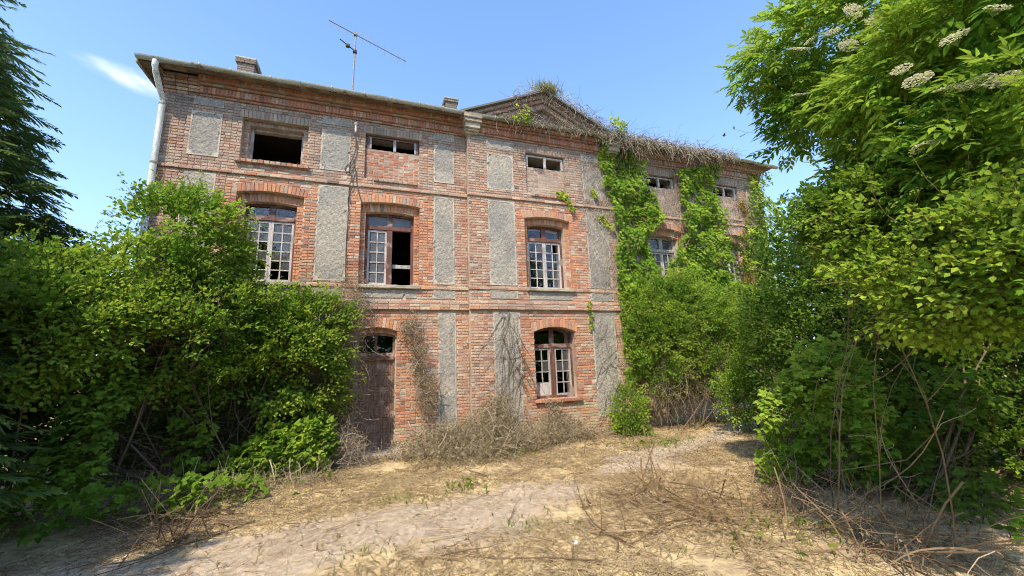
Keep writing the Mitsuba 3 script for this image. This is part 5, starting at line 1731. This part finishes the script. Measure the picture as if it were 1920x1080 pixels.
# ------------------------------------------------------------------ withered climbers beside the door, brush at the foot of the wall
def dry_mass(name, label, cat, blobs, n_w, n_l, seed, tone=((0.42, 0.36, 0.27), (0.2, 0.16, 0.11)), leaf_tone=((0.46, 0.38, 0.25), (0.30, 0.25, 0.13)), up=0.2, L=(0.2, 0.8), rad=0.004, lsize=(0.03, 0.06), wander=0.22):
    r = np.random.default_rng(seed)
    k = thing(name, label, cat)
    p, d = blob_points(blobs, n_w, r, 0.1, 0.3, 1.6, seed)
    n = len(p)
    W = wires(p, d * 0.3 + r.normal(size=(n, 3)) * 0.7 + [0, 0, up], L[0] + (L[1] - L[0]) * r.random(n) ** 1.5, r, wander, 7, 0.04)
    W -= (W[:, 3:4] - p[:, None])
    W[..., 2] = np.maximum(W[..., 2], 0.01)
    W[..., 1] = np.minimum(W[..., 1], -0.02 - np.where((W[..., 0] > X1 - 0.02) & (W[..., 0] < X2), P + 0.02, 0))
    t = r.random(n)[:, None]
    v, f, c = many_tubes(W, rad * (0.35 + 1.9 * r.random(n) ** 4)[:, None] * np.linspace(1, 0.4, 7), np.array(tone[0]) * t + np.array(tone[1]) * (1 - t))
    put('stems', MB().add(v, f, c), 'dry', k, kind='stuff')
    if n_l:
        p, d = blob_points(blobs, n_l, r, 0.3, 0.3, 1.6, seed + 1)
        n = len(p)
        Rm = rot_from(r.normal(size=(n, 3)) + [0, 0, -0.3], r.normal(size=(n, 3)) * 0.8 + [0, -0.3, 0.6])
        lv, lf = LEAF4
        lv = lv * [1, 0.9, 2.4]
        t = r.random(n)[:, None]
        v, f, c = place([(lv, lf, np.zeros(5))], p, Rm, lsize[0] + (lsize[1] - lsize[0]) * r.random(n), np.array(leaf_tone[0]) * t + np.array(leaf_tone[1]) * (1 - t), r, 0.3)
        put('dry_leaves', MB().add(v, f, c), 'leaf', k, kind='stuff')
    return k


dry_mass('withered_climber', 'withered pale climber tangled on the wall left of the door', 'dead creeper',
         [blob(655, 560, -0.3, 32, 55, 0.2), blob(650, 650, -0.4, 38, 90, 0.25), blob(640, 760, -0.45, 40, 90, 0.25), blob(620, 640, -0.5, 30, 60, 0.2)], 1100, 1500, 501, L=(0.25, 0.9), leaf_tone=((0.44, 0.37, 0.25), (0.20, 0.24, 0.07)))
dry_mass('withered_climber', 'withered climber drooping on the brick wall right of the door', 'dead creeper',
         [blob(770, 610, -0.15, 22, 30, 0.12), blob(785, 670, -0.18, 20, 50, 0.12), blob(800, 740, -0.25, 22, 45, 0.15)], 420, 620, 502, L=(0.25, 0.8), leaf_tone=((0.44, 0.36, 0.25), (0.26, 0.27, 0.10)))
dry_mass('hanging_vine', 'pale hanging dead vines in the dark hollow under the ivy mound', 'dead creeper',
         [blob(1270, 715, -0.75, 75, 45, 0.3), blob(1330, 730, -0.8, 45, 40, 0.3), blob(1225, 740, -0.7, 35, 40, 0.25)], 260, 300, 510, tone=((0.44, 0.37, 0.28), (0.16, 0.12, 0.085)), up=-1.2, L=(0.4, 1.1), rad=0.005, wander=0.14)
dry_mass('brush_heap', 'heap of dry cut brush piled against the foot of the middle wall', 'brush heap',
         [blob(900, 812, -0.95, 90, 42, 0.5), blob(935, 770, -0.6, 38, 38, 0.3), blob(820, 835, -1.0, 70, 38, 0.45), blob(990, 820, -1.0, 75, 32, 0.5), blob(880, 850, -1.5, 110, 26, 0.5), blob(1060, 810, -0.75, 60, 26, 0.4)], 2600, 4200, 503, lsize=(0.035, 0.085),
         leaf_tone=((0.42, 0.36, 0.25), (0.28, 0.27, 0.14)), L=(0.2, 0.9), up=0.15)
dry_mass('brush_heap', 'small heap of dry weeds below the broken ground floor window', 'brush heap',
         [blob(1035, 775, -0.4, 28, 34, 0.2), blob(1050, 800, -0.55, 45, 22, 0.25), blob(1120, 815, -0.7, 60, 16, 0.3)], 500, 600, 504, L=(0.15, 0.5))
dry_mass('brush_heap', 'grey tangle of dead twigs at the foot of the door', 'brush heap',
         [blob(640, 850, -0.9, 50, 45, 0.3), blob(700, 862, -0.7, 45, 14, 0.25), blob(760, 850, -0.8, 40, 22, 0.3)], 700, 500, 505, tone=((0.46, 0.41, 0.33), (0.22, 0.18, 0.14)), L=(0.2, 0.8))
dry_mass('branch_pile', 'pile of thin cut brown branches on the grass at right centre', 'branch pile',
         [(G(1220, 940, 0.05), np.array([0.9, 0.55, 0.10])), (G(1330, 970, 0.05), np.array([0.8, 0.5, 0.12])), (G(1150, 1000, 0.03), np.array([0.6, 0.4, 0.06]))], 420, 0, 506, tone=((0.30, 0.22, 0.13), (0.14, 0.09, 0.055)), up=0.0, L=(0.4, 1.6), rad=0.0055, wander=0.10)
dry_mass('branch_pile', 'cut branches and dead canes heaped below the right hedge', 'branch pile',
         [(G(1480, 950, 0.12), np.array([0.5, 0.4, 0.16])), (G(1600, 1010, 0.12), np.array([0.55, 0.4, 0.2])), (G(1740, 1060, 0.12), np.array([0.5, 0.35, 0.2]))], 260, 260, 507, tone=((0.27, 0.20, 0.13), (0.12, 0.08, 0.05)), up=0.0, L=(0.4, 1.4), rad=0.0045, wander=0.10)
dry_mass('branch_pile', 'dark thin cut branches fanned over the shaded path at lower left', 'branch pile',
         [(G(330, 1015, 0.05), np.array([0.45, 0.35, 0.10])), (G(300, 985, 0.06), np.array([0.5, 0.3, 0.12]))], 260, 60, 508, tone=((0.2, 0.15, 0.10), (0.10, 0.07, 0.05)), up=0.0, L=(0.5, 1.5), rad=0.0055, wander=0.08)
dry_mass('branch_pile', 'grey brush strewn along the edge of the left undergrowth', 'branch pile',
         [(G(420, 930, 0.06), np.array([0.7, 0.3, 0.12])), (G(560, 910, 0.05), np.array([0.7, 0.3, 0.10])), (G(250, 950, 0.08), np.array([0.7, 0.3, 0.14]))], 620, 260, 509, tone=((0.42, 0.36, 0.27), (0.2, 0.16, 0.12)), L=(0.3, 1.0), rad=0.0045, wander=0.16)

# ------------------------------------------------------------------ litter on the ground
def path_mask_np(x, y):
    d1 = np.abs(y + 4.15 - 0.13 * (x - 0.2)) / 0.85 + np.maximum(0, x - 1.6) * 0.55
    d2 = np.abs((x - 5.6) * 0.35 - (y + 2.35) * 0.94) / 0.5 + np.maximum(0, 4.0 - x) * 0.9
    return np.maximum(np.clip((1.15 - d1) / 0.5, 0, 1), np.clip((1.1 - d2) / 0.6, 0, 1))


def scatter(n, r, x0=-4.2, x1=9.5, y0=-7.6, y1=-0.2, sparse=0.12):
    p = np.stack([x0 + (x1 - x0) * r.random(n), y0 + (y1 - y0) * r.random(n) ** 0.8], 1)
    m = path_mask_np(p[:, 0], p[:, 1])
    clump = meshkit.fbm(np.stack([p[:, 0] * 1.8, p[:, 1] * 1.8, p[:, 0] * 0], 1), 3, seed=12)
    return p[(r.random(n) > m * (1 - sparse)) & (clump + 0.25 * r.random(n) > 0.5)]


rg = np.random.default_rng(91)
q = scatter(90000, rg)
n = len(q)
p = np.stack([q[:, 0], q[:, 1], ground_height(q[:, 0], q[:, 1]) + 0.006 + 0.012 * rg.random(n)], 1)
az = rg.random(n) * 2 * math.pi
l = (0.06 + 0.2 * rg.random(n) ** 1.5)[:, None]
d = np.stack([np.cos(az), np.sin(az), rg.normal(size=n) * 0.09], 1)
sd = np.stack([-np.sin(az), np.cos(az), rg.normal(size=n) * 0.3], 1) * (0.0025 + 0.0022 * rg.random(n))[:, None]
bow = np.stack([-np.sin(az), np.cos(az), np.full(n, 0.25)], 1) * (rg.normal(size=n) * 0.025)[:, None]
a, m_, e = p - d * l / 2, p + bow, p + d * l / 2
v = np.stack([a - sd, a + sd, m_ - sd, m_ + sd, e - sd * 0.4, e + sd * 0.4], 1).reshape(-1, 3)
f = (np.array([[0, 1, 3], [0, 3, 2], [2, 3, 5], [2, 5, 4]])[None] + (np.arange(n) * 6)[:, None, None]).reshape(-1, 3)
t = rg.random(n)[:, None]
c = np.repeat((np.array([0.64, 0.545, 0.34]) * t + np.array([0.40, 0.32, 0.205]) * (1 - t)) * (0.7 + 0.5 * rg.random((n, 1))), 6, axis=0)
put('straw', MB().add(v, f, c), 'leaf', None, label='dry yellow straw and mown grass lying over the ground', kind='stuff', cat='straw')

q = scatter(3800, rg, sparse=0.08)
n = len(q)
p = np.stack([q[:, 0], q[:, 1], ground_height(q[:, 0], q[:, 1]) + 0.012 + 0.02 * rg.random(n)], 1)
az = rg.random(n) * 2 * math.pi
W = wires(p, np.stack([np.cos(az), np.sin(az), rg.normal(size=n) * 0.05], 1), 0.12 + 0.5 * rg.random(n) ** 2, rg, 0.12, 6)
W[..., 2] = p[:, None, 2] + np.abs(W[..., 2] - p[:, None, 2]) * 0.3
t = rg.random(n)[:, None]
v, f, c = many_tubes(W, 0.003 * (0.5 + rg.random(n))[:, None] * np.linspace(1, 0.5, 6), np.array([0.34, 0.26, 0.16]) * t + np.array([0.13, 0.09, 0.06]) * (1 - t))
put('twig_litter', MB().add(v, f, c), 'dry', None, label='small brown twigs scattered over the trampled ground', kind='stuff', cat='twigs')

q = scatter(7000, rg, sparse=0.3)
n = len(q)
p = np.stack([q[:, 0], q[:, 1], ground_height(q[:, 0], q[:, 1]) + 0.012 + 0.012 * rg.random(n)], 1)
Rm = rot_from(np.stack([rg.normal(size=n), rg.normal(size=n), rg.normal(size=n) * 0.2], 1), np.array([0, 0, 1.0]) + rg.normal(size=(n, 3)) * 0.35)
t = rg.random(n)[:, None]
v, f, c = place([(LEAF4[0] * [1, 0.9, 2], LEAF4[1], np.zeros(5))], p, Rm, 0.02 + 0.035 * rg.random(n), np.array([0.44, 0.37, 0.25]) * t + np.array([0.26, 0.21, 0.13]) * (1 - t), rg, 0.3)
put('leaf_litter', MB().add(v, f, c), 'leaf', None, label='curled dead leaves lying among the straw', kind='stuff', cat='dead leaves')

REGIONS = [('in the right foreground', 1100, 1400, 960, 1060), ('on the straw in the middle foreground', 800, 1100, 960, 1060), ('in front of the brush heap', 780, 1080, 880, 950), ('beside the track at right centre', 1100, 1420, 870, 950), ('under the edge of the right hedge', 1430, 1640, 900, 1050), ('at the edge of the left shade', 420, 640, 930, 1040)]
for where, a0, a1, b0, b1 in REGIONS:
    for size, tone_ in (('long', 'pale'), ('short', 'pale'), ('long', 'dark'), ('short', 'dark'), ('forked', 'brown')):
        g = G(a0 + (a1 - a0) * rg.random(), b0 + (b1 - b0) * rg.random(), 0.02)
        a = rg.random() * 6.28
        L = {'long': 1.0, 'short': 0.45, 'forked': 0.7}[size] * (0.9 + 0.3 * rg.random())
        e = g + [math.cos(a) * L, math.sin(a) * L * 0.7, 0]
        c_ = curve(g, e, rg, 0.08, 8)
        c_[:, 2] = ground_height(c_[:, 0], c_[:, 1]) + 0.018 + 0.05 * rg.random() * np.linspace(0, 1, 8) + 0.01 * rg.random(8)
        m = MB()
        col = np.array({'pale': (0.46, 0.37, 0.24), 'dark': (0.15, 0.105, 0.07), 'brown': (0.30, 0.22, 0.13), 'grey': (0.36, 0.32, 0.27)}[tone_])
        tube(m, c_, np.linspace(0.0075, 0.0035, 8) * (0.6 + 0.6 * rg.random()), 6, col)
        for _ in range(3 if size == 'forked' else 1):
            s_ = c_[2 + int(rg.random() * 4)]
            tube(m, curve(s_, s_ + [rg.normal() * 0.18, rg.normal() * 0.14, 0.03 + 0.08 * rg.random()], rg, 0.1, 4), np.linspace(0.004, 0.0015, 4), 4, col)
        put('stick', m, 'dry', None, label=f'{size} {tone_} stick lying {where}', cat='stick', group='loose sticks on the ground')

# long dead canes leaning out of the right-hand hedge and the left hollow
for label, a, b, rad in (('long pale dead branch leaning from the right hedge to the ground', G(1590, 960, 0.05), at_y(1440, 828, -4.7), 0.014),
                         ('bare grey cane slanting across the dark hollow at lower right', G(1620, 940, 0.05), at_d(1770, 770, 4.6), 0.011),
                         ('reddish broken branch end on the ground at far right', G(1680, 1050, 0.05), at_d(1895, 1030, 3.9), 0.013),
                         ('thin forked cane rising in the shadowed hollow at right', G(1750, 1000, 0.03), at_d(1650, 800, 5.0), 0.009),
                         ('pale bare stem slanting through the hollow below the tall left shrub', G(420, 905, 0.02), at_y(335, 760, -1.5), 0.012)):
    m = MB()
    pts = curve(a, b, rg, 0.06, 9)
    rad *= 0.65
    tube(m, pts, np.linspace(rad, rad * 0.45, 9), 6, (0.34, 0.28, 0.20))
    for _ in range(4):
        s = pts[2 + int(rg.random() * 6)]
        tube(m, curve(s, s + rg.normal(size=3) * [0.2, 0.15, 0.15], rg, 0.12, 5), np.linspace(rad * 0.45, 0.002, 5), 4, (0.36, 0.29, 0.21))
    put('dead_branch', m, 'dry', None, label=label, cat='branch')

# green weeds on the open ground
for label, px, py, n, h in (('bright green weed clump on the straw in the middle ground', 868, 912, 46, 0.16), ('smaller green weeds left of the bright clump', 770, 935, 60, 0.10), ('flat green weeds at the edge of the left brush', 390, 950, 90, 0.12),
                            ('few green blades on the bare earth in front', 680, 1040, 40, 0.06), ('green sprouts at the right hedge foot', 1500, 985, 120, 0.13), ('thin green grass by the track near the ivy', 1240, 835, 120, 0.14),
                            ('yellow-green grass fringe under the pale shrub', 1370, 790, 160, 0.2), ('low green leaves left of the brush heap', 540, 905, 90, 0.12), ('sparse green blades near the branch pile', 990, 985, 50, 0.07),
                            ('green tuft in front of the brush heap', 960, 850, 60, 0.14)):
    r = np.random.default_rng(int(px))
    c0 = G(px, py)
    s = 0.05 + 0.0022 * n
    q = np.stack([c0[0] + r.normal(size=n) * s * 1.5, c0[1] + r.normal(size=n) * s], 1)
    p = np.stack([q[:, 0], q[:, 1], ground_height(q[:, 0], q[:, 1])], 1)
    k = thing('weed', label, 'weed')
    v, f, c = grass_blades(p, r, (h * 0.5, h * 1.3), 0.006, ((0.14, 0.24, 0.03), (0.26, 0.30, 0.06)), 0.6)
    put('blades', MB().add(v, f, c), 'leaf', k, kind='stuff')
    if h < 0.12 and px > 600:
        continue
    p, n = p[::3], len(p[::3])
    d = np.stack([r.normal(size=n), r.normal(size=n), 0.5 + 0.4 * r.random(n)], 1)
    v, f, c = place(BRAMBLE, p + [0, 0, h * 0.4], rot_from(d, np.tile([0, 0, 1.0], (n, 1))), 0.35 + 0.4 * r.random(n), greens(n, r, [(0.11, 0.2, 0.03), (0.2, 0.28, 0.05)], clump=r.random(n)), r)
    put('leaves', MB().add(v, f, c), 'leaf', k, kind='stuff')

# grit and pebbles on the bare earth
n = 16000
q = np.stack([-4.0 + 12.5 * rg.random(n), -6.6 + 5.6 * rg.random(n)], 1)
q = q[rg.random(n) < path_mask_np(q[:, 0], q[:, 1]) + 0.06]
n = len(q)
ico = trimesh.creation.icosahedron()
sz = (0.003 + 0.010 * rg.random(n) ** 4)[:, None, None]
v = np.array(ico.vertices)[None] * (1 + 0.5 * (rg.random((n, 12, 1)) - 0.5)) * [1, 0.85, 0.6] * sz + np.stack([q[:, 0], q[:, 1], ground_height(q[:, 0], q[:, 1]) + 0.002], 1)[:, None]
c = np.repeat((np.array([0.50, 0.44, 0.36]) * (0.5 + 0.7 * rg.random((n, 1)))), 12, axis=0)
put('pebbles', MB().add(v.reshape(-1, 3), (np.array(ico.faces)[None] + (np.arange(n) * 12)[:, None, None]).reshape(-1, 3), c), 'dry', None, label='grit and small pebbles strewn over the bare earth', kind='stuff', cat='pebbles')

# small stones on the bare earth, a white one in front
for i in range(7):
    px, py = ((1078, 1018), (240, 1035), (420, 1060), (560, 1000), (660, 1050), (800, 1000), (900, 1060))[i]
    g = G(px, py)
    s = 0.035 if i == 0 else 0.018 + 0.014 * rg.random()
    m = trimesh.creation.icosphere(1, 1.0)
    v = np.array(m.vertices) * (1 + 0.35 * (rg.random((42, 1)) - 0.5)) * [s, s * 0.8, s * 0.55]
    put('stone_chip', MB().add(g + v, m.faces), 'white' if i == 0 else 'stone', None, label='small white stone on the grass in front' if i == 0 else 'small grey stone ' + ('', 'in the shaded lower left corner', 'on the shade edge at the bottom', 'on the bare earth left of centre', 'on the earth by the front blades', 'on the earth edge in the middle', 'nearest the bottom middle of the picture')[i], cat='stone', group=None if i == 0 else 'stones on the bare earth', smooth=True)
# weeds growing on the sill of the empty top window
k = thing('weed', 'weeds sprouting on the sill of the empty top window', 'weed')
n = 60
p = np.stack([-2.5 + 0.8 * rg.random(n), 0.05 + 0.1 * rg.random(n), np.full(n, 6.085)], 1)
v, f, c = grass_blades(p, rg, (0.04, 0.16), 0.006, ((0.3, 0.3, 0.1), (0.42, 0.34, 0.15)), 0.3)
put('blades', MB().add(v, f, c), 'leaf', k, kind='stuff')
